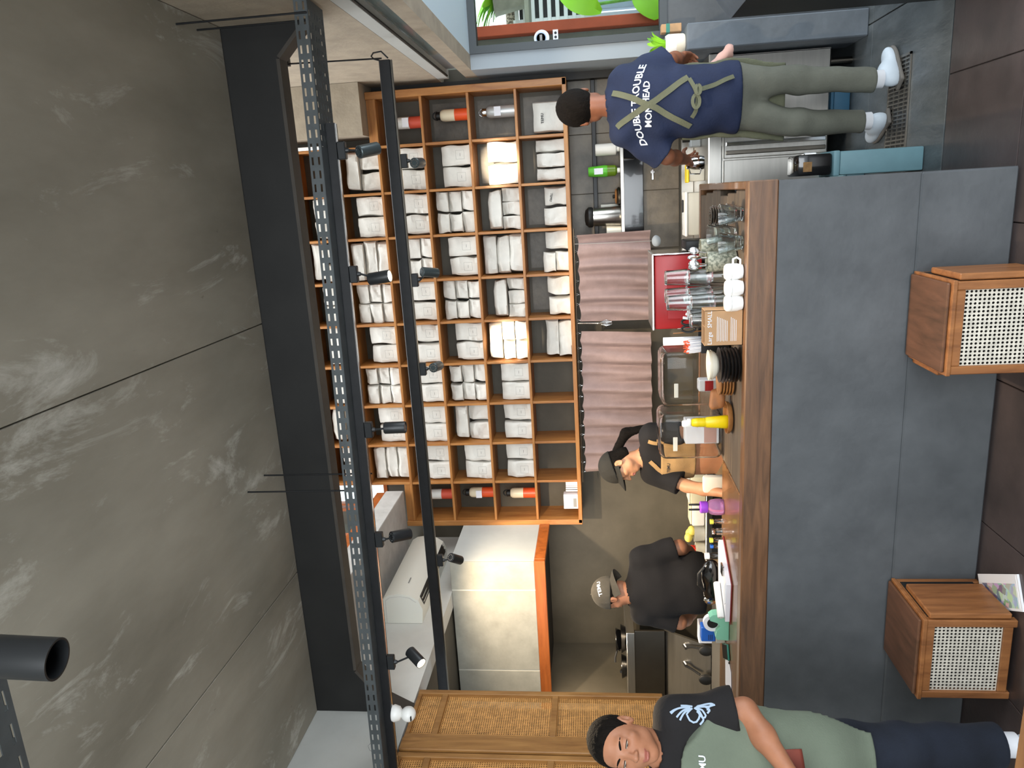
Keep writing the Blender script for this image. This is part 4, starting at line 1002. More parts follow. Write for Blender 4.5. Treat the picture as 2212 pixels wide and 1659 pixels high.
# boxes under and beside the fridge
def plain_box(name, label, cat, m_, x0, y0, z0, x1, y1, z1, lidh=.03):
    t = thing(name, label, cat, ((x0+x1)/2, (y0+y1)/2, z0))
    MB().rbox(x0, y0, z0, x1, y1, z1-lidh, .008, 2).build('body', m_, t, 30); MB().rbox(x0-.004, y0-.004, z1-lidh+.001, x1+.004, y1+.004, z1, .006, 2).build('lid', m_, t, 30)
    return t
plain_box('storage_box', 'tall teal box standing against the end of the bar', 'box', 'teal_box', .006, 3.79, 0, .115, 4.02, .405)
t = thing('parcel', 'black wrapped parcel on top of the teal box', 'parcel', (.06, 3.9, .406))
MB().rbox(.012, 3.80, .406, .11, 4.0, .565, .012, 2).build('wrapping', 'black_gloss', t, 30)
MB().box(.03, 3.7985, .50, .075, 3.7995, .54).build('gold_print', 'wood_chips', t); MB().rbox(.104, 3.83, .47, .118, 3.88, .53, .004).build('bow', 'chrome', t)
plain_box('plastic_crate', 'blue plastic box under the fridge between the man\'s legs', 'box', 'blue_crate', .30, 4.86, .002, .50, 5.2, .115, .02)
plain_box('plastic_crate', 'pale teal box under the fridge beside the teal box', 'box', 'teal_box', -.02, 4.55, .002, .12, 4.8, .12, .02)
# black cabinet at the right edge
cb = thing('side_cabinet', 'black cabinet with grey top at the right edge of the passage', 'cabinet', (1.0, 3.4, 0))
MB().rbox(.718, 3.1, 0, 1.4, 3.72, .90, .004).build('body', 'beam_black', cb)
MB().prism([(.715, .90), (.80, .965), (1.42, .965), (1.42, .905), (.72, .901)], 3.09, 3.73, 'xz').build('top', 'pillar_grey', cb)
d = MB().rbox(.74, 3.087, .03, 1.39, 3.099, .88, .003).build('door', 'beam_black', cb); MB().cyl((.79, 3.08, .5), (.79, 3.08, .62), .006, n=10).build('handle', 'chrome', d)
# ------------------------------------------------------------------ people
A = lambda v: np.array(v, float)
def union(prims):
    """prims: (distance function, blend)"""
    def fn(P):
        d = prims[0][0](P)
        for f_, k in prims[1:]: d = smin(d, f_(P), k)
        return d
    return fn
def cone(a, b, ra, rb): return lambda P: d_cone(P, a, b, ra, rb)
def ell(c, r, R=None): return lambda P: d_ell(P, c, r, R)
def head_fn(hc, R, S=1.0, smile=0.0, female=False):
    def fn(P):
        q = (P-hc)@R/S
        # far away a sphere is good enough
        e = lambda c, r: d_ell(q, c, r)
        d = e((0, -.012, .030), (.075, .093, .086))
        d = smin(d, e((0, .018, -.032), (.058 if female else .061, .068, .074)), .03)
        d = smin(d, e((0, .056, -.088), (.022, .020, .018)), .026)
        for s in (-1, 1):
            d = smin(d, e((s*.044, .012, -.058), (.018, .026, .022)), .02)
            d = smin(d, e((s*.043, .056, -.014), (.020, .018, .017)), .018)
        d = smin(d, d_cone(q, (-.036, .070, .031), (.036, .070, .031), .011, .011), .016)
        for s in (-1, 1): d = -smin(-d, e((s*.032, .094, .010), (.017, .014, .012)), .010)
        for s in (-1, 1): d = smin(d, e((s*.032, .071, .009), (.0165, .0135, .0115)), .004)
        d = smin(d, d_cone(q, (0, .080, .020), (0, .103, -.020), .0075, .0105), .010)
        for s in (-1, 1): d = smin(d, e((s*.0115, .092, -.022), (.0085, .010, .0075)), .005)
        d = smin(d, e((0, .080, -.046), (.020, .012, .010)), .012)
        d = smin(d, e((0, .0855, -.0525), (.021+.006*smile, .0085, .0048)), .004)
        d = smin(d, e((0, .0845, -.0625), (.018+.004*smile, .0085, .0056)), .004)
        d = np.maximum(d, -e((0, .094, -.0575), (.0235+.007*smile, .009, .0014+.0028*smile)))
        for s in (-1, 1):
            ear = np.maximum(d_ell(q, (s*.077, -.010, -.002), (.010, .019, .031)), -d_ell(q, (s*.085, -.004, .0), (.008, .010, .018)))
            d = smin(d, ear, .006)
        return d*S
    return fn
def hand_prims(wr, dr, nrm, side, curl=.5, S=1.0, spread=.08, thumb=.6, grip=None):
    """wr wrist, dr towards knuckles, nrm out of the back of the hand, side +1 thumb along cross(dr,nrm)"""
    wr, dr, nrm = A(wr), A(dr)/np.linalg.norm(dr), A(nrm); nrm = nrm-dr*(nrm@dr); nrm /= np.linalg.norm(nrm)
    ax_ = np.cross(dr, nrm)*side; pr = []
    Rm = np.stack([ax_, dr, nrm], 1)
    pr.append((lambda P, c=wr+dr*.05*S: d_box(P, c, (.038*S, .046*S, .0135*S), Rm, .012*S), .012))
    def rotv(v, a): # curl towards the palm (-nrm)
        return v*math.cos(a)-nrm*math.sin(a)
    for i, (o_, ln) in enumerate(((.030, .070), (.0105, .078), (-.009, .073), (-.028, .057))):
        p = wr+dr*.088*S+ax_*o_*S; d0 = dr+ax_*(o_*spread*30*.1); d0 /= np.linalg.norm(d0); ang_ = curl*(.55+.08*i)
        fr = (.46, .31, .23); r = .0088
        for k in range(3):
            dd = d0*math.cos(ang_)-nrm*math.sin(ang_); p2 = p+dd*ln*fr[k]*S
            pr.append((cone(p, p2, r*S, (r-.0008)*S), .004)); p = p2; r -= .0008; ang_ += curl*.75
    p = wr+dr*.028*S+ax_*.034*S; d1 = dr*.62+ax_*.62-nrm*.35*thumb; d1 /= np.linalg.norm(d1)
    p2 = p+d1*.040*S; pr.append((cone(p-d1*.014, p2, .0125*S, .0105*S), .008))
    d2 = dr*.85+ax_*.25-nrm*.55*thumb; d2 /= np.linalg.norm(d2); pr.append((cone(p2, p2+d2*.032*S, .0102*S, .0082*S), .004))
    return pr
def make_mesh_obj(name, fn, lo, hi, h, mats_, parent, pick=None):
    VV, F = polygonise(fn, lo, hi, h)
    mi = None
    if pick is not None: mi = pick(VV[F].mean(axis=1))
    off = ORG[parent.name]
    return link(np_mesh(name, VV, F, mats_, mi, (off.x, off.y, off.z)), name, parent)
def bounds(pts, pad):
    a = np.array([list(p) for p in pts], float); return a.min(0)-pad, a.max(0)+pad
def half(P, p, n): n = A(n)/np.linalg.norm(n); return (P-A(p))@n
def torso_prims(J, g=0.0, chest=(.160, .100, .165), waist=(.135, .095, .15), hipr=(.155, .108, .115)):
    B = J['B']; ch, pe = A(J['chest']), A(J['pelvis']); mid = (ch+pe)/2
    return [(ell(ch, A(chest)+g, B), 0), (ell(mid, A(waist)+g, B), .07), (ell(pe, A(hipr)+g, B), .07),
            (cone(A(J['shL']), A(J['shR']), .052+g, .052+g), .06), (cone(A(J['neck']), ch, .055+g*.4, .09), .05)]
def person(label, base, J, look):
    t = thing('person', label, 'person', base)
    for k in list(J):
        if isinstance(J[k], Vector): J[k] = A(J[k])
    HR = basis(J['hf'], J['hu']); hc = A(J['head']); S = look.get('S', 1.0); J['B'] = basis(J['bf'], A(J['neck'])-A(J['pelvis']))
    hf_ = head_fn(hc, HR, S, look.get('smile', 0), look.get('female', False)); ar = look.get('arm', 1.0)
    prims = torso_prims(J)
    prims.append((cone(A(J['neck'])-[0, 0, .01], hc+HR@A((0, -.02, -.05))*S, .056*look.get('neckr', 1), .050*look.get('neckr', 1)), .02))
    for s in 'LR':
        sh_, el, wr = A(J['sh'+s]), A(J['el'+s]), A(J['wr'+s])
        prims += [(cone(sh_, el, .050*ar, .041*ar), .03), (cone(el, wr+(el-wr)*.55, .042*ar, .041*ar), .02), (cone(wr+(el-wr)*.55, wr, .041*ar, .027*ar), .02)]
        hd = J.get('hand'+s)
        if hd: prims += hand_prims(wr, *hd)
        hp, kn, an = A(J['hip'+s]), A(J['kn'+s]), A(J['an'+s])
        prims += [(cone(hp, kn, .082, .056), .03), (cone(kn, kn+(an-kn)*.35, .056, .054), .02), (cone(kn+(an-kn)*.35, an, .054, .038), .02)]
    body = union(prims)
    def skin(P):
        d = body(P); r = np.linalg.norm(P-hc, axis=1); near = r < .21
        if near.any(): d[near] = smin(d[near], hf_(P[near]), .012)
        return d
    lo, hi = bounds([J['shL'], J['shR'], J['elL'], J['elR'], J['wrL'], J['wrR'], J['anL'], J['anR'], J['pelvis'], hc], .17)
    lo[2] = min(J['anL'][2], J['anR'][2])-.05
    def pick(c):
        q = (c-hc)@HR/S
        lip = (np.abs(q[:, 0]) < .0235) & (q[:, 1] > .082) & (q[:, 2] < -.0485) & (q[:, 2] > -.0675)
        return lip.astype(int)
    bo = make_mesh_obj('body', skin, lo, hi, look.get('h', .0065), [look['skin'], look.get('lips', 'lips')], t, pick)
    # face details ride on the body
    P_ = lambda q: Vector(hc+HR@(A(q)*S))
    if look.get('face', True):
        for s in (-1, 1):
            op = look.get('eye', .0042)
            sl = [P_((s*.032+.0135*math.cos(a), .0848-.10*abs(.0135*math.cos(a))*.9+.0006, .0085+op*math.sin(a))) for a in [2*math.pi*i/14 for i in range(14)]]
            ey = MB(); c = P_((s*.032, .0856, .0085)); ey.add([c]+sl, [(0, 1+i, 1+(i+1) % 14) for i in range(14)]).build('eye', 'eye_white', bo)
            ir = [P_((s*.032+look.get('gaze', 0)+.0055*math.cos(a), .0866, .0075+min(op, .0055)*.95*math.sin(a))) for a in [2*math.pi*i/12 for i in range(12)]]
            MB().add([P_((s*.032+look.get('gaze', 0), .0872, .0075))]+ir, [(0, 1+i, 1+(i+1) % 12) for i in range(12)]).build('iris', 'eye_dark', bo)
            ld = [P_((s*.032+.016*(u_-.5)*2, .0850-.0016*(2*(u_-.5))**2-.004*abs(2*(u_-.5))**3, .0085+op*1.0*(1-(2*(u_-.5))**2)+.0012)) for u_ in [i/8 for i in range(9)]]
            MB().tube(ld, [.0006]+[.0013]*7+[.0006], 6).build('lash', 'hair_black', bo, True)
            br = [P_((s*(.013+.036*u_), .0838-.011*u_*u_, .0275+.0065*math.sin(2.2*u_)-.002*u_)) for u_ in [i/7 for i in range(8)]]
            MB().tube(br, [.0026, .0036, .0038, .0036, .0032, .0028, .002, .0012], 8).build('eyebrow', 'hair_black', bo, True)
    # hair
    hs = look.get('hair', 'short')
    def hair(P):
        q = (P-hc)@HR/S; hv = look.get('hairv', 0); d = d_ell(q, (0, -.014, .032), (.080+hv, .098+hv, .090+hv))
        if hs == 'long': d = smin(d, d_ell(q, (0, -.062, -.045), (.058, .042, .06)), .03)
        y = np.clip((q[:, 1]+.035)/.115, 0, 1); st = y*y*(3-2*y)
        zh = (look.get('nape', -.062) if hs != 'long' else -.085)+(.088-look.get('nape', -.062) if hs != 'long' else .155)*st
        side = np.clip((np.abs(q[:, 0])-.045)/.03, 0, 1)*.0
        clip = zh-q[:, 2]+side
        return np.maximum(d+.0018*np.sin(q[:, 0]*420)*np.sin(q[:, 2]*260+q[:, 1]*330), clip*.85)*S
    make_mesh_obj('hair', hair, hc-.15, hc+.15, .0055, ['hair_black'], t)
    if look.get('cap'):
        capm, rev = look['cap']; sgn = -1 if rev else 1
        def crown(P):
            q = (P-hc)@HR/S; d = d_ell(q, (0, -.010, .036), (.090, .107, .104)); low = (.040+q[:, 1]*.10) if not rev else (.018-q[:, 1]*.22*-1)
            seam = .0012*np.cos(np.arctan2(q[:, 0], q[:, 1])*6)**16
            return np.maximum(d-seam, low-q[:, 2])*S
        cp = make_mesh_obj('cap', crown, hc-.17, hc+.19, .005, [capm], t)
        b = MB(); N_, K_ = 16, 6; vs_, fs = [], []
        for k in range(K_+1):
            for i in range(N_+1):
                a = math.pi*(i/N_-.5)*(.92 if not rev else .74); e = k/K_
                x = math.sin(a)*(.086+.006*e); y = sgn*(math.cos(a)*(.098+(.072 if not rev else .082)*e*math.cos(a)**.4 if math.cos(a) > 0 else .098)-.012)
                z = (.052 if not rev else .004)-(.018 if not rev else .040)*e-.55*x*x/.09*.6+(.002)
                vs_.append(P_((x, y, z)))
        M_ = len(vs_); up_ = Vector(HR[:, 2])*.0045
        vs_ += [p+up_ for p in vs_]
        for k in range(K_):
            for i in range(N_): a = k*(N_+1)+i; q4 = (a, a+1, a+N_+2, a+N_+1); fs += [q4, tuple(M_+v for v in reversed(q4))]
        rim = [K_*(N_+1)+i for i in range(N_+1)]
        for i in range(N_): fs.append((rim[i+1], rim[i], M_+rim[i], M_+rim[i+1]))
        b.add(vs_, fs).build('brim', capm, cp, True)
        MB().ball(P_((0, -.012, .141)), .006, 10, 6).build('button', capm, cp, True)
        if rev: # strap opening faces the forehead; embroidered word beside the brim
            print_on('TEMU', .034, 'print_white', cp, crown, A(P_((-.055, -.095, .070))), HR@A((.85, -.53, 0)), HR@A((.1, .25, .95)), 0, .0025)
    # shirt
    g = look.get('fit', .022); sl = look.get('sleeve', .72); sp = torso_prims(J, g, look.get('chest', (.160, .100, .165)), look.get('waist', (.145, .100, .16)), look.get('hipr', (.155, .108, .13)))
    arms = []
    for s in 'LR':
        sh_, el = A(J['sh'+s]), A(J['el'+s]); arms.append((sh_, el, sh_+(el-sh_)*sl))
    st_ = union(sp); hem = look['hem']; nk = A(J['neck'])
    def shirt(P):
        wv = wrinkle(P, look.get('wr', .0035), 1.0, look.get('seed', 1))
        d = st_(P)
        for sh_, el, e in arms:
            ad = (el-sh_)/np.linalg.norm(el-sh_)
            d = smin(d, np.maximum(d_cone(P, sh_, sh_+(el-sh_)*(sl+.25), .066, look.get('cuff', .074)), (P-e)@ad), .03)
        d = d+wv
        for sh_, el, e in arms:
            ad = (el-sh_)/np.linalg.norm(el-sh_)
            d = np.maximum(d, -d_cone(P, e-ad*.030, e+ad*.05, .053*ar, .053*ar))
        d = np.maximum(d, hem-P[:, 2])
        d = np.maximum(d, -d_cone(P, nk+[0, 0, -.0], hc, look.get('collar', .066), .06))
        return d
    so_ = make_mesh_obj('shirt', shirt, *bounds([J['shL'], J['shR'], J['elL'], J['elR'], J['pelvis'], nk], .19), .0075, [look['shirt']], t)
    # trousers
    tp_ = [(ell(A(J['pelvis'])+[0, 0, .01], A((.158, .112, .12))+.012, J['B']), 0)]
    for s in 'LR':
        hp, kn, an = A(J['hip'+s]), A(J['kn'+s]), A(J['an'+s]); lr = look.get('leg', (.100, .078, .068))
        tp_ += [(cone(hp, kn, lr[0], lr[1]), .03), (cone(kn, an, lr[1], lr[2]), .03)]
    tu = union(tp_); zc = {s: A(J['an'+s])[2]-.005 for s in 'LR'}
    def trousers(P):
        d = tu(P)+wrinkle(P, .0045, .8, look.get('seed', 1)+4)
        mid = (A(J['anL'])+A(J['anR']))/2; ax2 = A(J['anR'])-A(J['anL']); right = ((P-mid)@ax2) > 0
        return np.maximum(np.maximum(d, np.where(right, zc['R'], zc['L'])-P[:, 2]), P[:, 2]-look.get('waistz', J['pelvis'][2]+.12))
    tr_ = make_mesh_obj('trousers', trousers, *bounds([J['pelvis'], J['knL'], J['knR'], J['anL'], J['anR'], J['hipL'], J['hipR']], .17), .009, [look['trousers']], t)
    # shoes
    for s in 'LR':
        an = A(J['an'+s]); fd = A(J['foot'+s]); fd[2] = 0; fd /= np.linalg.norm(fd); sd = np.array([fd[1], -fd[0], 0]); zf = look.get('floor', 0.0)
        Rf = np.stack([sd, fd, [0, 0, 1]], 1); c0 = np.array([an[0], an[1], zf])
        def shoe(P):
            q = (P-c0)@Rf
            d = d_ell(q, (0, .02, .045), (.040, .062, .055)); d = smin(d, d_ell(q, (0, .115, .034), (.044, .085, .036)), .03); d = smin(d, d_ell(q, (0, .04, .062), (.036, .06, .04)), .03)
            return np.maximum(np.maximum(d, .018-q[:, 2]), q[:, 2]-.105)
        so2 = make_mesh_obj('shoe', shoe, c0+[-.24, -.24, -.03], c0+[.24, .24, .14], .006, [look.get('shoe', 'shoe_white')], t)
        def sole(P):
            q = (P-c0)@Rf; d = smin(d_box(q, (0, .02, .012), (.042, .066, .012), None, .008), d_ell(q, (0, .115, .012), (.048, .094, .03)), .02)
            return np.maximum(np.maximum(d, .0015-q[:, 2]), q[:, 2]-.022)
        make_mesh_obj('sole', sole, c0+[-.24, -.24, -.03], c0+[.24, .24, .08], .006, [look.get('sole', 'sole_grey')], so2)
        a0 = Vector(c0+[0, 0, .09]); MB().cyl(a0, (an[0], an[1], an[2]+.03), .044, .043, 18).build('sock', look.get('sock', 'sock_white'), t, True)
        if look.get('laces'):
            for k in range(4):
                q0 = A((-.022, .075+.018*k, 0)); pts = []
                for u_ in (-1, -.5, 0, .5, 1):
                    p_, g_ = snap(shoe, c0+Rf@A((u_*.024, .072+.019*k, .09))); pts.append(p_+g_*.002)
                MB().tube(pts, .0032, 6).build('lace', 'sock_white', so2, True)
    return t, bo, so_, tr_, shirt, trousers, HR
def snap_mesh(me, fn, lift):
    for v in me.vertices:
        pass
def print_on(txt, size, mtl, parent, fn, centre, xd, yd, arc=0.0, lift=.0015, space=1.0, bold=1.0):
    """words printed on cloth: the letters follow the soft surface"""
    me = text_mesh(txt, size, mtl, 0.0, space, fat=size*.022); c = A(centre); xd, yd = A(xd)/np.linalg.norm(xd), A(yd)/np.linalg.norm(yd)
    bm = bmesh.new(); bm.from_mesh(me); bmesh.ops.triangulate(bm, faces=bm.faces[:]); bmesh.ops.subdivide_edges(bm, edges=[e for e in bm.edges if e.calc_length() > size*.25], cuts=1); bm.to_mesh(me); bm.free()
    off = A(ORG[parent.name])
    co = np.array([v.co[:] for v in me.vertices])
    wd = np.cross(xd, yd)
    Q = c+xd*(co[:, :1]*bold)+yd*(co[:, 1:2]+arc*co[:, :1]**2)
    for _ in range(7):
        e = .003; d = fn(Q); Q = Q-wd*d[:, None]*.9
    Q = Q+wd*lift
    for v, q in zip(me.vertices, Q-off): v.co = q
    return link(me, 'lettering', parent)
def sew(name, mtl, parent, fn, pts, w=.024, n=16, lift=.003, th=.003):
    p, g = strap(fn, pts, n, lift); return MB().ribbon(p, g, w, th).build(name, mtl, parent, True)
def ax(px, py, y=None, d=None): return A(at(px, py, y=y, d=d))
# --- man in navy, seen from behind in the passage
J = dict(head=ax(1260, 233, 4.22), hf=(-.10, 1, -.28), hu=(0, .2, 1), neck=ax(1322, 228, 4.19), chest=ax(1405, 228, 4.2), pelvis=ax(1583, 210, 4.2), bf=(.08, 1, 0),
         shL=ax(1350, 284, 4.2), shR=ax(1348, 176, 4.2), elL=ax(1440, 338, 4.23), elR=ax(1446, 134, 4.28), wrL=ax(1480, 345, 4.44), wrR=ax(1470, 124, 4.46),
         handL=((-.05, .9, -.42), (-.55, .35, .75), 1, 1.25), handR=((.05, .8, -.5), (.6, .2, .7), -1, .8),
         hipL=ax(1585, 242, 4.2), hipR=ax(1585, 180, 4.2), knL=ax(1722, 266, 4.18), knR=ax(1722, 173, 4.17), anL=ax(1862, 262, 4.25), anR=ax(1886, 172, 4.12), footL=(-.45, .9, 0), footR=(.75, .6, 0))
t, bo, shp, trp, sfn, tfn, HR = person('person in navy printed shirt and olive apron seen from behind, holding a pitcher', (.42, 4.2, 0), J,
    dict(skin='skin_deep', shirt='navy_cloth', trousers='trouser_grey', hem=.775, seed=2, sleeve=.93, cuff=.100, fit=.032, chest=(.165, .108, .165), waist=(.150, .112, .17), hipr=(.148, .115, .15), leg=(.086, .066, .058), face=False, wr=.005, S=1.12, hairv=.006, nape=-.082))
dn = A(J['pelvis'])-A(J['neck']); dn /= np.linalg.norm(dn); rt = A((1, -.08, 0)); yb_ = 4.05
bk = lambda px, py: ax(px, py, 4.08)
print_on('DOUBLE TROUBLE', .050, 'print_white', shp, sfn, bk(1372, 227), (1, 0, 0), (0, 0, 1), -1.15, .004, 1.0, .95)
print_on('MON', .046, 'print_white', shp, sfn, bk(1401, 252), (1, 0, 0), (.06, 0, 1), 0, .004, 1.0, .95); print_on('HEAD', .046, 'print_white', shp, sfn, bk(1396, 201), (1, 0, -.08), (.08, 0, 1), 0, .004, 1.0, .95)
ap = MB().ball((0, 0, 0), .001, 4, 3)
def olive(P):
    return np.maximum(sfn(P)-.010, 0*P[:, 0]-1)
sew('apron_strap', 'olive_cloth', shp, sfn, [bk(1316, 195), bk(1375, 215), bk(1420, 236), bk(1470, 262), bk(1492, 280)], .030, 18, .004)
sew('apron_strap', 'olive_cloth', shp, sfn, [bk(1322, 278), bk(1365, 250), bk(1402, 226), bk(1440, 200), bk(1486, 168)], .030, 18, .004)
sew('apron_tie', 'olive_cloth', shp, sfn, [bk(1488, 172), bk(1500, 196), bk(1503, 215), bk(1500, 240), bk(1494, 252)], .020, 12, .006)
sew('apron_tie', 'olive_cloth', shp, sfn, [bk(1500, 200), bk(1530, 190), bk(1560, 180), bk(1584, 170)], .022, 10, .010)
def loop(c, r, a0):
    pts = [Vector(c)+V(r*math.cos(a), -.004-.01*math.sin(a/2), .55*r*math.sin(a)) for a in [a0+2*math.pi*i/14 for i in range(15)]]
    return MB().ribbon(pts, [(0, -1, .2)]*15, .016, .003)
pk, gk = snap(sfn, bk(1500, 206)); loop(Vector(pk)+V(-.035, -.012, .0), .032, 0).build('bow', 'olive_cloth', shp, True); loop(Vector(pk)+V(.02, -.012, -.01), .022, 0).build('bow', 'olive_cloth', shp, True)
# apron sides wrapping the hips
apn = union(torso_prims(J, .045, (.165, .108, .165), (.150, .112, .17), (.150, .118, .17)))
legu = union([(cone(A(J['hipL']), A(J['knL']), .115, .105), 0), (cone(A(J['hipR']), A(J['knR']), .115, .105), .05)])
def apron_r(P):
    d = smin(apn(P), legu(P), .04)+wrinkle(P, .003, .8, 3)
    yq = P[:, 1]-4.2; xq = P[:, 0]-.435
    d = np.maximum(d, .015-yq+.0*xq); d = np.maximum(d, P[:, 2]-1.06); return np.maximum(d, .53-P[:, 2])
make_mesh_obj('apron', apron_r, A((.05, 4.15, .5)), A((.85, 4.55, 1.1)), .009, ['olive_cloth'], t)
# towel and steel pitcher
p0, p1 = ax(1535, 148, 4.26), ax(1575, 112, 4.30)
def towel(P): return d_cone(P, p0, p1, .022, .034)+wrinkle(P, .006, 2.0, 5)
make_mesh_obj('towel', towel, p0-.12, p1+.12, .008, ['pink_towel'], t)
c = ax(1503, 352, 4.535); t2 = thing('milk_pitcher', 'small steel milk pitcher held by the man in navy', 'pitcher', c)
MB().lathe([(0, -.045), (.036, -.045), (.04, -.03), (.038, .01), (.031, .035), (.034, .05), (.031, .05), (.028, .034), (.034, .0), (0, -.04)], 26).build('body', 'chrome', t2, True, True)
MB().tube([V(-.032, -.01, .04), V(-.06, -.015, .03), V(-.062, -.015, -.02), V(-.036, -.01, -.03)], .004, 8).build('handle', 'chrome', t2, True, True)
# --- woman in black cap behind the bar
J = dict(head=ax(1340, 1006, 4.18), hf=(-.86, -.48, -.42), hu=(-.36, -.05, .93), neck=ax(1396, 985, 4.22), chest=ax(1450, 983, 4.22), pelvis=ax(1585, 985, 4.25), bf=(-.5, -.86, 0),
         shL=ax(1408, 940, 4.16), shR=ax(1410, 1022, 4.20), elL=ax(1490, 932, 4.10), elR=ax(1484, 1050, 4.10), wrL=ax(1568, 955, 3.95), wrR=ax(1566, 1066, 3.94),
         handL=((-.3, -.6, -.6), (.2, -.6, .6), -1, .6), handR=((-.2, -.7, -.6), (-.3, -.5, .7), 1, .6),
         hipL=ax(1590, 965, 4.25), hipR=ax(1590, 1005, 4.25), knL=ax(1722, 970, 4.25), knR=ax(1722, 1005, 4.25), anL=A((-1.50, 4.27, .09)), anR=A((-1.66, 4.25, .09)), footL=(-.3, -.9, 0), footR=(-.7, -.7, 0))
t, bo, shp, trp, sfn, tfn, HR = person('person in black cap and tan apron looking down behind the bar', (-1.56, 4.23, 0), J,
    dict(skin='skin_light', lips='lips_rose', shirt='black_cloth', trousers='khaki_cloth', hem=1.02, waistz=1.06, seed=5, sleeve=.80, cuff=.070, fit=.014, hair='long', cap=('cap_black', False), smile=.8, female=True, S=.93, arm=.86, neckr=.86,
         chest=(.135, .095, .14), waist=(.12, .09, .14), hipr=(.135, .10, .12), eye=.0026, leg=(.09, .075, .065), shoe='black_cloth', collar=.062))
P_ = lambda q: hc_ + HR@(A(q)*.93)
hc_ = A(J['head']); c0 = P_((0, -.10, -.02))
def tail(P): return union([(cone(c0, c0+A((.09, .05, -.06)), .024, .030), 0), (cone(c0+A((.09, .05, -.06)), c0+A((.13, .05, -.20)), .030, .016), .02)])(P)+.002*np.sin(P[:, 0]*300)*np.sin(P[:, 2]*170)
make_mesh_obj('ponytail', tail, c0-.28, c0+.25, .007, ['hair_black'], t)
sm = MB(); sm.rbox(-.013, -.003, -.0022, .013, .001, .0022, .0015).xf(Matrix(HR.tolist()), P_((0, .0872, -.0572)))
sm.build('teeth', 'teeth', bo)
ck = lambda px, py: ax(px, py, 4.06)
apw = union(torso_prims(J, .028, (.135, .095, .14), (.12, .09, .14), (.135, .10, .12)))
def apron_w(P):
    f_ = (P-A(J['chest']))@(A((-.5, -.86, 0))/.995)
    d = np.maximum(apw(P)+wrinkle(P, .004, 1.1, 8), -f_+.0); zt_ = ax(1428, 985, 4.1)[2]
    d = np.maximum(d, P[:, 2]-zt_-.25*((P[:, 0]-A(J['chest'])[0])*0)); return np.maximum(d, ax(1505, 985, 4.1)[2]-P[:, 2])
make_mesh_obj('apron', apron_w, A(J['chest'])-[.3, .35, .35], A(J['chest'])+[.3, .3, .3], .008, ['tan_apron'], t)
fa = lambda P: apron_w(P)
sew('apron_strap', 'tan_apron', shp, sfn, [ck(1397, 958), ck(1412, 962), ck(1430, 966)], .024, 8, .004)
sew('apron_strap', 'tan_apron', shp, sfn, [ck(1401, 1006), ck(1420, 1022), ck(1432, 1026)], .024, 8, .004)
print_on('TEMU', .024, 'print_dark', shp, fa, ck(1446, 1024), (.86, -.5, 0), (0, 0, 1), 0, .003)
MB().rbox(*ax(1545, 1044, 4.0)-[.05, .03, .07], *ax(1545, 1044, 4.0)+[.05, .02, .07], .015, 2).build('waist_towel', 'cloth_white', t, 40)
# --- man in black seen from behind with a backwards cap
J = dict(head=ax(1326, 1281, 4.20), hf=(-.97, .14, -.22), hu=(-.22, .10, .97), neck=ax(1362, 1283, 4.19), chest=ax(1424, 1262, 4.22), pelvis=ax(1570, 1255, 4.22), bf=(-.15, 1, 0),
         shL=ax(1388, 1322, 4.2), shR=ax(1388, 1206, 4.2), elL=ax(1468, 1343, 4.22), elR=ax(1468, 1182, 4.24), wrL=ax(1494, 1330, 4.44), wrR=ax(1503, 1206, 4.46),
         handL=((.3, .8, -.4), (-.5, .3, .8), 1, .7), handR=((-.35, .8, -.35), (.4, .3, .8), -1, .7),
         hipL=ax(1580, 1275, 4.22), hipR=ax(1580, 1232, 4.22), knL=ax(1722, 1280, 4.22), knR=ax(1722, 1228, 4.22), anL=A((-2.52, 4.25, .09)), anR=A((-2.30, 4.25, .09)), footL=(-.3, .9, 0), footR=(.2, .9, 0))
t, bo, shp, trp, sfn, tfn, HR = person('person in black tee and backwards grey cap turned to the kitchen', (-2.42, 4.22, 0), J,
    dict(skin='skin_tan', shirt='black_cloth', trousers='khaki_cloth', hem=.93, seed=7, sleeve=.88, cuff=.080, fit=.026, cap=('cap_grey', True), chest=(.185, .125, .16), waist=(.17, .135, .16), hipr=(.165, .125, .12), arm=1.08, neckr=1.08, eye=.003, shoe='black_cloth', collar=.068))
sew('collar_ring', 'tan_apron', shp, lambda P: d_cone(P, A(J['neck']), A(J['head']), .066, .06), [ax(1360, 1300, 4.1), ax(1364, 1285, 4.08), ax(1358, 1268, 4.1)], .012, 10, .003)
# --- man with the olive apron standing in front of the bar
D_ = 2.5
J = dict(head=ax(1347, 1607, d=2.48), hf=(.29, -.93, -.16), hu=(.16, -.10, .97), neck=ax(1432, 1622, d=2.54), chest=ax(1530, 1640, d=2.54), pelvis=ax(1730, 1655, d=2.57), bf=(.10, -.99, 0),
         shL=ax(1462, 1552, d=2.53), shR=ax(1470, 1722, d=2.50), elL=ax(1608, 1536, d=2.50), elR=ax(1615, 1770, d=2.42), wrL=ax(1700, 1662, d=2.33), wrR=ax(1690, 1745, d=2.28),
         handL=((-.75, -.45, -.35), (.1, -.7, .6), -1, .8), handR=((.5, -.6, -.3), (-.1, -.7, .6), 1, .8),
         hipL=ax(1735, 1618, d=2.57), hipR=ax(1735, 1692, d=2.57), knL=ax(1945, 1618, d=2.62), knR=ax(1945, 1700, d=2.60), anL=A((-2.02, 2.43, .15)), anR=A((-2.22, 2.38, .15)), footL=(.35, -.93, 0), footR=(-.2, -.97, 0))
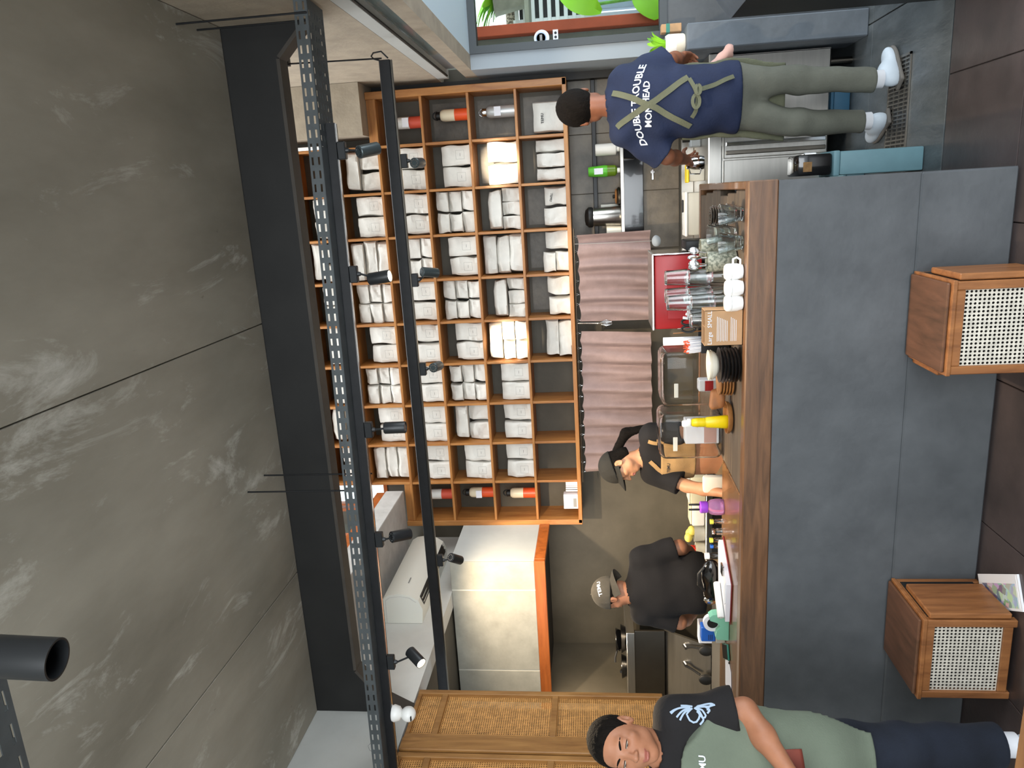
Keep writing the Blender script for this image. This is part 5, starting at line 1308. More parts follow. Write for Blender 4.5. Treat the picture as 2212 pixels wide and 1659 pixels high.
t, bo, shp, trp, sfn, tfn, HR = person('person with short hair in green apron and flowered black tee in front of bar', (-2.0, 2.35, 0), J,
    dict(skin='skin_tan', shirt='black_cloth', trousers='denim', hem=.80, seed=11, sleeve=.86, cuff=.088, fit=.022, eye=.0020, h=.0052, leg=(.10, .085, .075), laces=True, S=1.0, chest=(.165, .115, .165), waist=(.155, .115, .17), hipr=(.16, .12, .13), neckr=1.08))
apf = union(torso_prims(J, .040, (.168, .118, .165), (.160, .122, .17), (.168, .125, .18))+[(cone(A(J['hipL']), A(J['knL']), .13, .125), .04), (cone(A(J['hipR']), A(J['knR']), .13, .125), .05)])
zt_, zb_ = ax(1466, 1640, d=2.4)[2], ax(1900, 1640, d=2.45)[2]
bfv = A((.10, -.99, 0))/np.linalg.norm((.10, -.99, 0))
def apron_f(P):
    f_ = (P-A(J['chest']))@bfv; q = P-A(J['chest']); lat = q@A((.99, .10, 0)); up_ = P[:, 2]
    d = apf(P)+wrinkle(P, .0035, .7, 12)
    d = np.maximum(d, -f_-.055+.22*np.clip((up_-A(J['chest'])[2]+.02)/.15, 0, 1))
    d = np.maximum(d, up_-zt_+1.1*np.maximum(np.abs(lat)-.10, 0)); return np.maximum(d, zb_-up_)
apo = make_mesh_obj('apron', apron_f, A((-2.4, 1.9, zb_-.05)), A((-1.5, 2.6, zt_+.05)), .0075, ['olive_apron'], t)
pq, pn = [], []
bq = MB(); N_ = 8; vs_, fs = [], []
for i in range(N_+1):
    for k in range(N_+1):
        p_, g_ = snap(apron_f, ax(1690+63*i/N_, 1617+72*k/N_, d=2.36)); vs_.append(p_+g_*.004)
for i in range(N_):
    for k in range(N_): a = i*(N_+1)+k; fs.append((a, a+1, a+N_+2, a+N_+1))
pq = bq.add(vs_, fs).build('leather_pocket', 'leather_red', apo, True); sm_ = pq.modifiers.new('thickness', 'SOLIDIFY'); sm_.thickness = .003
print_on('TEMU', .030, 'print_white', apo, apron_f, ax(1521, 1672, d=2.36), (1, .1, 0), (0, 0, 1), 0, .003)
# pale flower outline on the sleeve
fc = (1492, 1506)
for pts in ([(1485, 1508), (1462, 1518), (1444, 1535)], [(1488, 1512), (1474, 1528), (1462, 1548)], [(1492, 1514), (1484, 1540), (1490, 1556), (1502, 1564), (1512, 1548), (1506, 1526), (1496, 1512)], [(1498, 1510), (1516, 1528), (1526, 1548), (1518, 1552), (1504, 1530)], [(1500, 1506), (1522, 1516), (1534, 1532), (1528, 1540)], [(1502, 1502), (1524, 1506), (1540, 1510), (1530, 1524), (1528, 1532)], [(1490, 1502), (1478, 1500), (1466, 1504)], [(1489, 1516), (1478, 1536), (1470, 1556)], [(1500, 1512), (1510, 1532), (1520, 1556), (1512, 1566)], [(1504, 1508), (1530, 1520), (1544, 1516)], [(1486, 1506), (1470, 1514), (1452, 1524), (1440, 1530)]):
    sew('sleeve_print', 'print_pale_blue', shp, sfn, [ax(a, b_, d=2.44) for a, b_ in pts], .006, 14, .002, .001)
# ------------------------------------------------------------------ things on the bar
def bt(px, py, y=None): return at(px, py, z=ZT) if y is None else V(at(px, py, y=y).x, y, ZT)
Z0 = ZT+.0008
def lathe_thing(name, label, cat, loc, parts, group=None, n=28):
    t = thing(name, label, cat, loc, group)
    for pn, m_, prof in parts: MB().lathe(prof, n).build(pn, m_, t, True, True)
    return t
def tumbler(r, h, th=.0025, ribs=0):
    b = MB(); b.lathe([(0, 0), (r*.82, 0), (r*.86, .004), (r, h), (r-th, h), (r*.84-th, .008), (0, .008)], 28, ribs=ribs, ribd=.05 if ribs else 0); return b
# dark glass saucers in a tall stack
sx, sy = -.13, 3.30
for k in range(9):
    o = MB().lathe([(0, 0), (.026, 0), (.040, .007), (.041, .0095), (.037, .0095), (.026, .003), (0, .003)], 26).mesh('glass_saucer', 'glass_dark', True)
    q = link(o, 'glass_saucer', None, (sx+.003*math.sin(2.1*k), sy+.003*math.cos(k), Z0+.0102*k)); tag(q, f'dark glass saucer, {ORD[k]} from the bottom of the stack on burnt planks' if k < 8 else 'dark glass saucer on top of the stack on burnt planks', 'saucer', 'stacked dark glass saucers')
# clear ribbed cups in nested stacks
cupm = MB().lathe([(0, 0), (.026, 0), (.028, .003), (.043, .062), (.0405, .062), (.0262, .006), (0, .006)], 28, ribs=22, ribd=.03).mesh('glass_cup', 'glass_clear', True)
for (x, y, n_, nm) in ((-.12, 3.085, 2, 'rightmost'), (-.205, 3.215, 3, 'rear'), (-.232, 3.08, 2, 'front left')):
    for k in range(n_):
        q = link(cupm, 'glass_cup', None, (x, y, Z0+.026*k)); tag(q, f'clear ribbed glass cup, {["bottom", "second", "third"][k]} in the {nm} nested stack', 'glass', 'nested ribbed glass cups')
# speckled holders, one full of spoons
for (x, y, h_, nm) in ((-.272, 3.36, .125, 'empty speckled grey ceramic holder behind the cutlery holder'), (-.315, 3.215, .118, 'speckled grey ceramic holder full of spoons')):
    lathe_thing('cutlery_holder', nm, 'holder', (x, y, Z0), [('pot', 'ceramic_speckle', [(0, 0), (.041, 0), (.043, .004), (.043, h_), (.039, h_), (.038, .006), (0, .006)])], 'speckled ceramic holders')
spo = MB()
spo.tube([V(0, 0, 0), V(.001, 0, .06), V(.002, .002, .12), V(.004, .002, .142)], [.0022, .002, .0018, .0026], 8); spm = spo
sp_me = MB(); sp_me.v, sp_me.f, sp_me.m = list(spo.v), list(spo.f), list(spo.m); sp_me.ball((.006, .003, .163), (.015, .004, .024), 14, 8)
sp_me = sp_me.mesh('spoon', 'chrome', True)
for k in range(8):
    a = k*.7854; r_ = .021
    o = link(sp_me, 'spoon', None, (-.315+r_*math.cos(a), 3.215+r_*math.sin(a), Z0+.0075)); o.rotation_euler = (-.16*math.sin(a)*.8, .16*math.cos(a)*.8, a); tag(o, 'steel spoon standing in the speckled ceramic holder', 'spoon', 'spoons in the speckled holder')
# white cups
def mug(x, y, label, handle):
    t = thing('coffee_cup', label, 'cup', (x, y, Z0), 'white porcelain cups along the bar edge')
    MB().lathe([(0, 0), (.020, 0), (.027, .004), (.033, .025), (.034, .048), (.0318, .048), (.030, .028), (.02, .008), (0, .007)], 30).build('cup', 'porcelain', t, True, True)
    MB().lathe([(.0325, .0485), (.034, .052), (.0325, .066), (.026, .073), (.022, .0735), (0, .070)], 30).build('inverted_cup', 'porcelain', t, True, True)
    if handle: MB().tube([V(.030, 0, .040), V(.050, 0, .040), V(.056, 0, .026), V(.047, 0, .012), V(.029, 0, .012)], .0045, 10).build('handle', 'porcelain', t, True, True)
mug(-.343, 3.048, 'white porcelain cup pair with handle, rightmost of three', True); mug(-.406, 3.035, 'white porcelain cup pair in the middle of three', False); mug(-.468, 3.04, 'white porcelain cup pair beside the kraft box', False)
# inverted tumblers in tiers
tm = tumbler(.036, .096, .0028, 16); tm.v = [(x, y, .096-z) for x, y, z in tm.v]; tmm = tm.mesh('tumbler', 'glass_clear', True)
tier = ['bottom', 'middle', 'top']
for i in range(3):
    for j in range(3):
        for k in range(3):
            if k == 2 and (i == 2 or j == 2): continue
            if i == 2 and k == 1 and j == 2: continue
            x, y = -.40-.077*i+.02*(j % 2), 3.172+.077*j
            if j == 0 and i == 0: continue
            q = link(tmm, 'tumbler', None, (x, y, Z0+.0965*k)); tag(q, f'clear upturned tumbler, {tier[k]} tier, {["front", "second", "back"][j]} row, {["right", "middle", "left"][i]} column of the pile', 'glass', 'upturned clear tumblers')
# napkin tubes sticking out by the tumblers
for k in range(2):
    o = MB().cyl((-.585, 3.30+.02*k, 1.06), (-.545-.02*k, 3.29+.02*k, 1.15+.01*k), .006, n=10).build('paper_stick', 'paper_white'); tag(o, f'short white paper roll beside the tumblers, {["upper", "lower"][k]} one', 'paper', 'white paper rolls')
# kraft drinks box
kb = thing('kraft_box', 'kraft cardboard box printed Large and SMALL on the bar', 'box', (-.566, 3.08, Z0)); x0, x1, y0, y1, z1 = -.640, -.494, 3.035, 3.13, Z0+.150
b = MB(); b.box(x0, y0, Z0, x1, y0+.002, z1); b.box(x0, y1-.002, Z0, x1, y1, z1); b.box(x0, y0, Z0, x0+.002, y1, z1); b.box(x1-.002, y0, Z0, x1, y1, z1); b.box(x0, y0, Z0, x1, y1, Z0+.002); b.build('carton', 'kraft', kb)
MB().box(x0+.002, (y0+y1)/2-.001, Z0, x1-.002, (y0+y1)/2+.001, z1-.012).build('divider', 'kraft', kb); MB().box((x0+x1)/2-.001, y0+.002, Z0, (x0+x1)/2+.001, y1-.002, z1-.004).build('divider', 'kraft', kb)
lettering('Large', .024, 'print_white', kb, (x0+.032, y0-.0006, z1-.020), (1, 0, 0), (0, 0, 1)); lettering('SMALL', .024, 'print_white', kb, (x1-.036, y0-.0006, z1-.020), (1, 0, 0), (0, 0, 1))
for k in range(7): MB().box(x0+.018+.002*(k % 2), y0-.0005, z1-.050-.0065*k, x1-.026-.003*k, y0, z1-.048-.0065*k).build('print_line', 'print_white', kb)
for k in range(4): MB().box(x0+.018, y0-.0005, z1-.105-.0065*k, x1-.03-.004*k, y0, z1-.103-.0065*k).build('print_line', 'print_white', kb)
# black organiser with paper, straws, scissors
ox, oy = -.655, 3.36
og = thing('desk_organiser', 'black mesh organiser behind the kraft box', 'organiser', (ox, oy, Z0))
b = MB()
for (a0, a1, c0, c1) in ((-.075, .075, -.05, -.048), (-.075, .075, .048, .05), (-.075, -.073, -.048, .048), (.073, .075, -.048, .048)): b.box(ox+a0, oy+c0, Z0, ox+a1, oy+c1, Z0+.125)
b.box(ox-.075, oy-.05, Z0, ox+.075, oy+.05, Z0+.003); b.build('cage', 'rubber_black', og)
MB().box(ox-.001, oy-.047, Z0+.003, ox+.001, oy+.047, Z0+.11).build('divider', 'rubber_black', og)
pr = MB(); pts = [V(ox-.028+.018*math.cos(a), oy+.020+.018*math.sin(a), 0) for a in [i*.35 for i in range(19)]]
for k in range(18): p, q = pts[k], pts[k+1]; pr.add([(p.x, p.y, Z0+.004), (q.x, q.y, Z0+.004), (q.x, q.y, Z0+.285), (p.x, p.y, Z0+.285)], [(0, 1, 2, 3)])
o = pr.build('rolled_paper', 'paper_white', None, True); tag(o, 'tall rolled white paper standing in the black organiser', 'paper'); s_ = o.modifiers.new('thickness', 'SOLIDIFY'); s_.thickness = .002
for k in range(20):
    a = k*2.4; r_ = .0062*math.sqrt(k); x, y = ox-.036+r_*math.cos(a), oy-.020+r_*.6*math.sin(a)
    t = thing('paper_straw', 'white wrapped straw with orange tip in the black organiser', 'straw', (x, y, Z0+.005), 'wrapped straws in the organiser')
    MB().cyl((0, 0, 0), (-.012+.004*math.cos(a), .004*math.sin(a), .175+.008*math.sin(k*1.7)), .0032, n=6).build('wrapper', 'paper_white', t, True, True)
    zz = .175+.008*math.sin(k*1.7); MB().cyl((-.012+.004*math.cos(a), .004*math.sin(a), zz+.0002), (-.013+.004*math.cos(a), .004*math.sin(a), zz+.012), .0036, .002, 6).build('tip', 'orange_enamel', t, True, True)
sc_ = thing('scissors', 'black handled scissors standing in the black organiser', 'scissors', (ox+.045, oy, Z0+.01))
for s_ in (-1, 1):
    MB().tube([V(s_*.016+.014*math.cos(a), 0, .165+.030*math.sin(a)) for a in [2*math.pi*i/16 for i in range(16)]], .005, 8, closed=True).build('handle', 'rubber_black', sc_, True, True)
    MB().rbox(-.006+.004*s_, -.001+.0015*s_, .005, .006+.004*s_, .001+.0015*s_, .135, .0006).build('blade', 'chrome', sc_, local=True)
for k in range(3):
    o = MB().cyl((ox+.02+.012*k, oy+.025, Z0+.005), (ox+.005+.02*k, oy+.03, Z0+.24-.02*k), .003, n=6).build('stir_stick', 'steel_dark' if k else 'wood_plate'); tag(o, 'thin stirring stick standing in the black organiser', 'stick', 'stirring sticks')
lathe_thing('glass_jar', 'tiny clear jar in front of the organiser', 'jar', (ox-.085, 3.27, Z0), [('glass', 'glass_clear', [(0, 0), (.018, 0), (.02, .004), (.02, .03), (.0175, .03), (.0175, .004), (0, .004)])])
# clear acrylic bins
def bin_(label, x0, x1, y0, y1, h_):
    t = thing('storage_bin', label, 'bin', ((x0+x1)/2, (y0+y1)/2, Z0), 'clear plastic bins')
    MB().rbox(x0, y0, Z0, x1, y1, Z0+h_, .035, 5).build('shell', 'acrylic', t, 50)
    i = MB().rbox(x0+.004, y0+.004, Z0+.004, x1-.004, y1-.004, Z0+h_-.004, .032, 5).build('inner_wall', 'acrylic', t, 50, fix=True)
    i.data.flip_normals()
    MB().rbox(x0+.05, y0-.006, Z0+h_*.72, x0+.12, y0-.0005, Z0+h_*.79, .002).build('latch', 'clear_tub', t)
    return t
bin_('large rounded clear plastic bin behind the black plates', -1.035, -.765, 3.50, 3.72, .285)
bin_('square clear plastic bin behind the yellow bottle', -1.285, -1.055, 3.44, 3.66, .30)
t = thing('soap_packet', 'small red and white packet seen inside the rounded clear bin', 'packet', (-.95, 3.6, Z0+.006))
MB().rbox(-.98, 3.57, Z0+.006, -.92, 3.63, Z0+.10, .006).build('pouch', 'paper_white', t); MB().box(-.975, 3.5685, Z0+.03, -.925, 3.5695, Z0+.07).build('printed_band', 'red_enamel', t)
t = thing('milk_carton', 'pink and white carton seen inside the square clear bin', 'carton', (-1.17, 3.55, Z0+.006))
MB().rbox(-1.23, 3.52, Z0+.006, -1.11, 3.60, Z0+.17, .004).build('box', 'paper_white', t); MB().box(-1.225, 3.5185, Z0+.02, -1.115, 3.5195, Z0+.08).build('printed_band', 'pink_towel', t)
# black plates with a white bowl pair
px_, py_ = -.738, 3.105
plm = MB().lathe([(0, 0), (.055, 0), (.072, .009), (.075, .013), (.070, .013), (.054, .005), (0, .005)], 36).mesh('plate', 'plate_black', True)
for k in range(6): q = link(plm, 'plate', None, (px_+.002*math.sin(3*k), py_+.002*math.cos(2*k), Z0+.0138*k)); tag(q, f'black plate, {ORD[k]} from the bottom of the stack beside the kraft box' if k < 5 else 'topmost black plate under the white bowls beside the kraft box', 'plate', 'stacked black plates')
bwm = MB().lathe([(0, 0), (.035, 0), (.055, .014), (.064, .030), (.0615, .030), (.052, .016), (.034, .003), (0, .003)], 36).mesh('bowl', 'porcelain_cream', True)
for k in range(2): q = link(bwm, 'bowl', None, (px_, py_+.01, Z0+.0138*6+.001+.010*k)); tag(q, f'{["lower", "upper"][k]} cream bowl of the pair on the black plates', 'bowl', 'cream bowls on the plates')
wpm = MB().lathe([(0, 0), (.056, 0), (.066, .006), (.067, .0115), (.060, .0115), (.052, .005), (0, .005)], 36).mesh('wooden_plate', 'wood_plate', True)
for k in range(5): q = link(wpm, 'wooden_plate', None, (-.838, 3.235+.003*k, Z0+.0122*k)); tag(q, f'wooden plate, {ORD[k]} from the bottom beside the black plates' if k < 4 else 'topmost wooden plate of the stack beside the black plates', 'plate', 'stacked wooden plates')
# wooden tray with leather pouch and yellow bottle
lathe_thing('wooden_tray', 'round dark rimmed wooden tray holding the yellow bottle', 'tray', (-1.02, 3.27, Z0), [('tray', 'wood_plate', [(0, 0), (.062, 0), (.072, .010), (.074, .022), (.069, .022), (.064, .008), (0, .008)])])
def pouch(P): return d_box(P, (-.945, 3.315, Z0+.056), (.048, .026, .032), None, .02)+wrinkle(P, .006, 1.6, 4)
t = thing('leather_pouch', 'crumpled brown leather pouch beside the wooden plates', 'pouch', (-.945, 3.32, Z0)); make_mesh_obj('pouch', pouch, A((-1.02, 3.26, Z0+.005)), A((-.87, 3.38, Z0+.12)), .005, ['leather_brown'], t)
yb = thing('cleaner_bottle', 'yellow spray cleaner bottle with white nozzle on the wooden tray', 'bottle', (-1.045, 3.285, Z0+.009))
b = MB(); n = 20
for z, a_, c_ in ((0, .030, .019), (.006, .032, .021), (.10, .024, .018), (.108, .020, .016), (.111, .022, .018), (.15, .019, .016), (.156, .015, .014)):
    pass
secs = ((0, .029, .018), (.005, .032, .021), (.095, .0245, .018), (.102, .020, .0165), (.106, .0225, .0185), (.116, .0205, .017), (.120, .0222, .0182), (.130, .0202, .0168), (.134, .022, .018), (.158, .018, .0155), (.163, .013, .013))
vs_ = [(a_*math.cos(2*math.pi*i/n), c_*math.sin(2*math.pi*i/n), z) for z, a_, c_ in secs for i in range(n)]
fs = [(k*n+i, k*n+(i+1) % n, (k+1)*n+(i+1) % n, (k+1)*n+i) for k in range(len(secs)-1) for i in range(n)]+[tuple(range(n-1, -1, -1)), tuple(range((len(secs)-1)*n, len(secs)*n))]
b.add(vs_, fs).build('body', 'yellow_plastic', yb, True, True)
MB().rbox(-.020, -.010, .1635, .012, .010, .205, .008, 2).rbox(-.008, -.009, .163, .020, .009, .182, .006, 2).build('nozzle', 'plastic_white', yb, 40, True)
# purple drinking bottle and small bottles
pb = lathe_thing('water_bottle', 'purple capped pink water bottle at the back of the bar', 'bottle', (-1.525, 3.43, Z0), [('body', 'pink_clear', [(0, 0), (.036, 0), (.040, .01), (.040, .035), (.036, .06), (.024, .075), (0, .075)]), ('collar', 'purple_plastic', [(.027, .0752), (.029, .08), (.029, .108), (.024, .112), (0, .112)])])
for s_ in (-1, 1): MB().rbox(-.004+.013*s_, -.006, .1122, .005+.013*s_, .006, .165, .004, 2).build('carry_loop', 'rubber_black', pb, 40, True)
def small_bottle(x, y, label, capm, h_=.055, r=.0125, bm='glass_clear'):
    lathe_thing('small_bottle', label, 'bottle', (x, y, Z0), [('glass', bm, [(0, 0), (r, 0), (r, h_*.62), (r*.6, h_*.75), (r*.6, h_*.8), (0, h_*.8)]), ('cap', capm, [(r*.95, h_*.805), (r, h_*.83), (r, h_*1.1), (0, h_*1.12)])], 'small bottles behind the clipboard', 18)
small_bottle(-1.607, 3.44, 'small clear bottle with yellow cap beside the purple bottle', 'yellow_cap')
small_bottle(-1.668, 3.455, 'small steel capped vial between the yellow capped bottles', 'chrome', .045, .016)
small_bottle(-1.712, 3.45, 'small clear bottle with yellow cap near the clipboard corner', 'yellow_cap')
small_bottle(-1.752, 3.462, 'small bottle with blue cap behind the clipboard', 'blue_box', .05, .010)
small_bottle(-1.80, 3.455, 'small dark bottle with white cap behind the clipboard', 'plastic_white', .075, .017, 'glass_dark')
# clipboard with papers, white tube
cl = thing('clipboard', 'red clipboard loaded with white papers at the bar back', 'clipboard', (-1.85, 3.32, Z0))
def quad(pts, z0, z1): return MB().prism(pts, z0, z1, 'xy')
quad([(-1.665, 3.40), (-1.70, 3.425), (-2.0, 3.40), (-2.02, 3.19), (-1.80, 3.165)], Z0, Z0+.004).build('board', 'board_red', cl)
quad([(-1.685, 3.40), (-1.71, 3.42), (-1.99, 3.395), (-2.01, 3.20), (-1.805, 3.178)], Z0+.0042, Z0+.024).build('paper_stack', 'paper_white', cl)
MB().rbox(-1.80, 3.245, Z0+.0245, -1.745, 3.29, Z0+.034, .003).build('clip', 'chrome', cl)
quad([(-1.80, 3.19), (-1.86, 3.25), (-1.93, 3.22), (-1.90, 3.183)], Z0+.0243, Z0+.026).build('loose_note', 'print_white', cl)
tag(MB().lathe([(.0, 0), (.013, 0), (.016, .004), (.016, .17), (.013, .174), (.007, .174), (.007, .15), (0, .15)], 20, (-1.885, 3.345, Z0+.042), (-.62, -.75, 0)).build('plastic_tube', 'plastic_white', None, True), 'white plastic tube lying on the papers by the tape dispenser', 'tube')
# black glossy kettle lying behind the papers
t = thing('kettle', 'glossy black kettle behind the clipboard papers', 'kettle', (-1.93, 3.44, Z0))
def ket(P): return smin(d_ell(P, (-1.90, 3.445, Z0+.052), (.085, .034, .050)), d_ell(P, (-2.0, 3.445, Z0+.046), (.05, .030, .044)), .03)
make_mesh_obj('body', ket, A((-2.08, 3.38, Z0-.01)), A((-1.79, 3.51, Z0+.13)), .005, ['black_gloss'], t)
MB().tube([V(-1.85, 3.43, Z0+.09), V(-1.88, 3.42, Z0+.118), V(-1.94, 3.42, Z0+.118), V(-1.98, 3.43, Z0+.085)], .007, 10).build('handle', 'rubber_black', t, True)
MB().ball((-2.035, 3.44, Z0+.055), (.028, .02, .034), 16, 10).build('steel_lid', 'chrome', t, True)
# tape dispenser, blue box, clear box, phone, sheet
td = thing('tape_dispenser', 'mint green tape dispenser with white tape on the bar', 'tape dispenser', (-2.05, 3.26, Z0))
MB().prism([(-2.135, Z0), (-1.995, Z0), (-1.99, Z0+.012), (-1.998, Z0+.075), (-2.012, Z0+.092), (-2.028, Z0+.088), (-2.040, Z0+.055), (-2.060, Z0+.040), (-2.085, Z0+.058), (-2.118, Z0+.062), (-2.13, Z0+.055)], 3.235, 3.285, 'xz').build('body', 'mint', td, 30)
MB().lathe([(.026, 0), (.044, 0), (.044, .022), (.026, .022), (.026, 0)], 30, (-2.058, 3.2835, Z0+.072), (0, -1, 0)).build('tape_roll', 'paper_white', td, True)
MB().lathe([(0, 0), (.0255, 0), (.0255, .024), (0, .024)], 24, (-2.058, 3.2845, Z0+.072), (0, -1, 0)).build('hub', 'rubber_black', td, True)
t = thing('card_box', 'bright blue box standing behind the mint tape dispenser', 'box', (-2.16, 3.36, Z0)); MB().rbox(-2.205, 3.33, Z0+.046, -2.125, 3.385, Z0+.115, .004).build('blue_box', 'blue_box', t); MB().rbox(-2.21, 3.325, Z0, -2.12, 3.39, Z0+.0455, .003).build('clear_base', 'clear_tub', t); [MB().box(-2.195, 3.3292, Z0+.062+.008*k, -2.165, 3.3298, Z0+.065+.008*k).build('print_line', 'print_dark', t) for k in range(3)]
t = thing('phone', 'phone in a green case lying on the bar', 'phone', (-2.22, 3.27, Z0)); Rz = Euler((0, 0, .55))
MB().rbox(-2.26, 3.20, Z0, -2.185, 3.35, Z0+.010, .004, 2, rot=Rz).build('case', 'phone_green', t, 40); MB().rbox(-2.256, 3.204, Z0+.0101, -2.189, 3.346, Z0+.0112, .0004, rot=Rz).build('screen', 'black_gloss', t)
for k in range(3): MB().cyl((-2.235+.012*k, 3.207+.006*k, Z0+.003), (-2.238+.012*k, 3.2005+.006*k, Z0+.003), .003, n=8).build('camera_hole', 'rubber_black', t)
tag(quad([(-2.20, 3.32), (-2.26, 3.16), (-2.44, 3.13), (-2.42, 3.30)], Z0, Z0+.0012).build('paper_sheet', 'paper_white'), 'loose white paper sheet at the left end of the bar', 'paper')
# red coffee machine behind the glasses
rm = thing('coffee_machine', 'red coffee machine behind the glasses under the pink curtain', 'coffee machine', (-.54, 4.1, Z0))
MB().rbox(-.735, 3.96, Z0+.03, -.345, 4.24, Z0+.275, .010, 2).build('body', 'red_enamel', rm, 40)
MB().rbox(-.344, 3.955, Z0+.02, -.336, 4.24, Z0+.28, .002).build('side_trim', 'chrome', rm)
MB().rbox(-.74, 3.95, Z0+.276, -.335, 4.245, Z0+.288, .004).build('top_tray', 'steel', rm)
MB().rbox(-.68, 3.953, Z0+.10, -.42, 3.9595, Z0+.21, .002).build('raised_panel', 'red_enamel', rm)
for x in (-.70, -.38):
    for y in (3.99, 4.21): MB().cyl((x, y, Z0), (x, y, Z0+.03), .016, n=12).build('foot', 'rubber_black', rm, True)
tag(MB().rbox(-.33, 4.0, Z0, -.28, 4.2, Z0+.11, .01, 2).build('grinder_bin', 'rubber_black', None, 40), 'small black knock box beside the red coffee machine', 'knock box')
# ------------------------------------------------------------------ kitchen behind the bar
def tub2(name, label, cat, x, y, w_, d_, h_, bm, top=None, z=.8345):
    t = thing(name, label, cat, (x, y, z)); MB().rbox(x-w_/2, y-d_/2, z, x+w_/2, y+d_/2, z+h_, .01, 2).build('tub', bm, t, 40)
    if top: MB().rbox(x-w_/2+.008, y-d_/2+.008, z+h_+.0004, x+w_/2-.008, y+d_/2-.008, z+h_+.012, .005).build('contents', top, t)
    return t
tub2('food_tub', 'cream food tub on the work bench left of the woman', 'tub', -2.02, 4.88, .20, .14, .10, 'tub_cream', 'cloth_white')
tub2('food_tub', 'white food tub on the work bench behind the purple bottle', 'tub', -2.22, 4.92, .16, .14, .085, 'plastic_white', 'tub_cream')
t = lathe_thing('lemon_tub', 'clear tub of lemon slices on the work bench', 'tub', (-2.368, 4.88, .8345), [('tub', 'clear_tub', [(0, 0), (.05, 0), (.058, .07), (0, .07)])])
for k in range(5): MB().ball((-2.368+.028*math.cos(2*k), 4.87+.022*math.sin(2*k), .92+.012*(k % 3)), (.034, .03, .028), 14, 8).build('lemon_slice', 'lemon', t, True)
t = lathe_thing('chili_tub', 'clear tub of red chilies beside the lemon tub', 'tub', (-2.475, 4.86, .8345), [('tub', 'clear_tub', [(0, 0), (.04, 0), (.046, .06), (0, .06)])])
for k in range(6): MB().tube([V(-2.475+.02*math.cos(k), 4.86+.02*math.sin(k), .896), V(-2.475+.03*math.cos(k+1), 4.85+.02*math.sin(k+1), .925), V(-2.475+.02*math.cos(k+2), 4.85, .945)], [.007, .008, .002], 8).build('chili', 'chili_red', t, True)
t = thing('lime_bunch', 'green lime bunch behind the lemon tub on the work bench', 'limes', (-2.28, 5.08, .8345))
for k in range(4): MB().ball((-2.28+.05*math.cos(1.57*k), 5.08+.045*math.sin(1.57*k), .868), .032, 14, 8).build('lime', 'leaf_lime', t, True)
t = thing('steel_funnel', 'steel funnel with yellow bowl beside the man in black', 'funnel', (-2.59, 4.99, .8345)); MB().lathe([(.006, 0), (.008, .05), (.06, .12), (.058, .12), (.005, .05)], 24, (-2.59, 4.99, .872)).build('cone', 'chrome', t, True); MB().lathe([(0, 0), (.05, 0), (.08, .035), (.076, .035), (0, .006)], 24, (-2.59, 4.99, .835)).build('bowl', 'yellow_plastic', t, True)
# stove corner
sv = thing('cooking_station', 'stainless cooking station with sloped splashback in the kitchen corner', 'stove', (-3.35, 5.0, 0))
MB().rbox(-3.65, 4.75, 1.335, -3.082, 5.35, 1.392, .003).build('shelf', 'steel', sv)
MB().rbox(-3.65, 4.79, 1.12, -3.09, 4.81, 1.334, .002).build('dark_panel', 'steel_dark', sv)
MB().add([(-3.65, 4.82, 1.12), (-3.10, 4.82, 1.12), (-3.10, 4.62, .82), (-3.65, 4.62, .82), (-3.65, 4.84, 1.12), (-3.10, 4.84, 1.12), (-3.10, 4.64, .81), (-3.65, 4.64, .81)], [(0, 1, 2, 3), (7, 6, 5, 4), (0, 4, 5, 1), (1, 5, 6, 2), (2, 6, 7, 3), (3, 7, 4, 0)]).build('splashback', 'steel', sv)
MB().rbox(-3.65, 4.3, .76, -3.0, 4.66, .81, .004).build('hob_top', 'steel', sv); MB().rbox(-3.64, 4.34, .08, -3.02, 4.64, .759, .004).build('cabinet', 'steel_dark', sv)
for x in (-3.6, -3.06):
    for y in (4.38, 4.6): MB().cyl((x, y, 0), (x, y, .08), .02, n=10).build('leg', 'steel_dark', sv)
def pan(label, x, y, z, r, a):
    t = thing('frying_pan', label, 'pan', (x, y, z), 'black frying pans on the kitchen shelf')
    MB().lathe([(0, 0), (r*.8, 0), (r, .035), (r*.97, .035), (r*.78, .004), (0, .004)], 28).build('pan', 'black_gloss', t, True, True); MB().tube([V(r*.95*math.cos(a), r*.95*math.sin(a), .03), V(r*1.5*math.cos(a), r*1.5*math.sin(a), .045), V(r*1.9*math.cos(a), r*1.9*math.sin(a), .045)], .008, 8).build('handle', 'rubber_black', t, True, True)
pan('large black frying pan at the right end of the kitchen shelf', -3.24, 4.93, 1.393, .105, 2.6); pan('small black pan stacked on the large pan on kitchen shelf', -3.25, 4.93, 1.431, .085, 3.6); pan('black frying pan at the left of the kitchen shelf', -3.47, 4.92, 1.393, .09, -1.2)
def ladle(x, z, label, a):
    t = thing('ladle', label, 'ladle', (x, 4.72, z), 'black ladles on the splashback'); MB().cyl((x, 4.730, z), (x, 4.69, z-.01), .012, n=12).build('hook', 'chrome', t, True)
    MB().tube([V(x, 4.70, z), V(x+.02*a, 4.68, z-.05), V(x+.035*a, 4.64, z-.10)], .008, 8).build('handle', 'rubber_black', t, True); MB().ball((x+.045*a, 4.60, z-.135), (.042, .02, .05), 16, 10).build('bowl', 'rubber_black', t, True)
ladle(-3.30, .99, 'black ladle hanging on the splashback, left one', -1); ladle(-3.16, .99, 'black ladle hanging on the splashback, right one', 1)
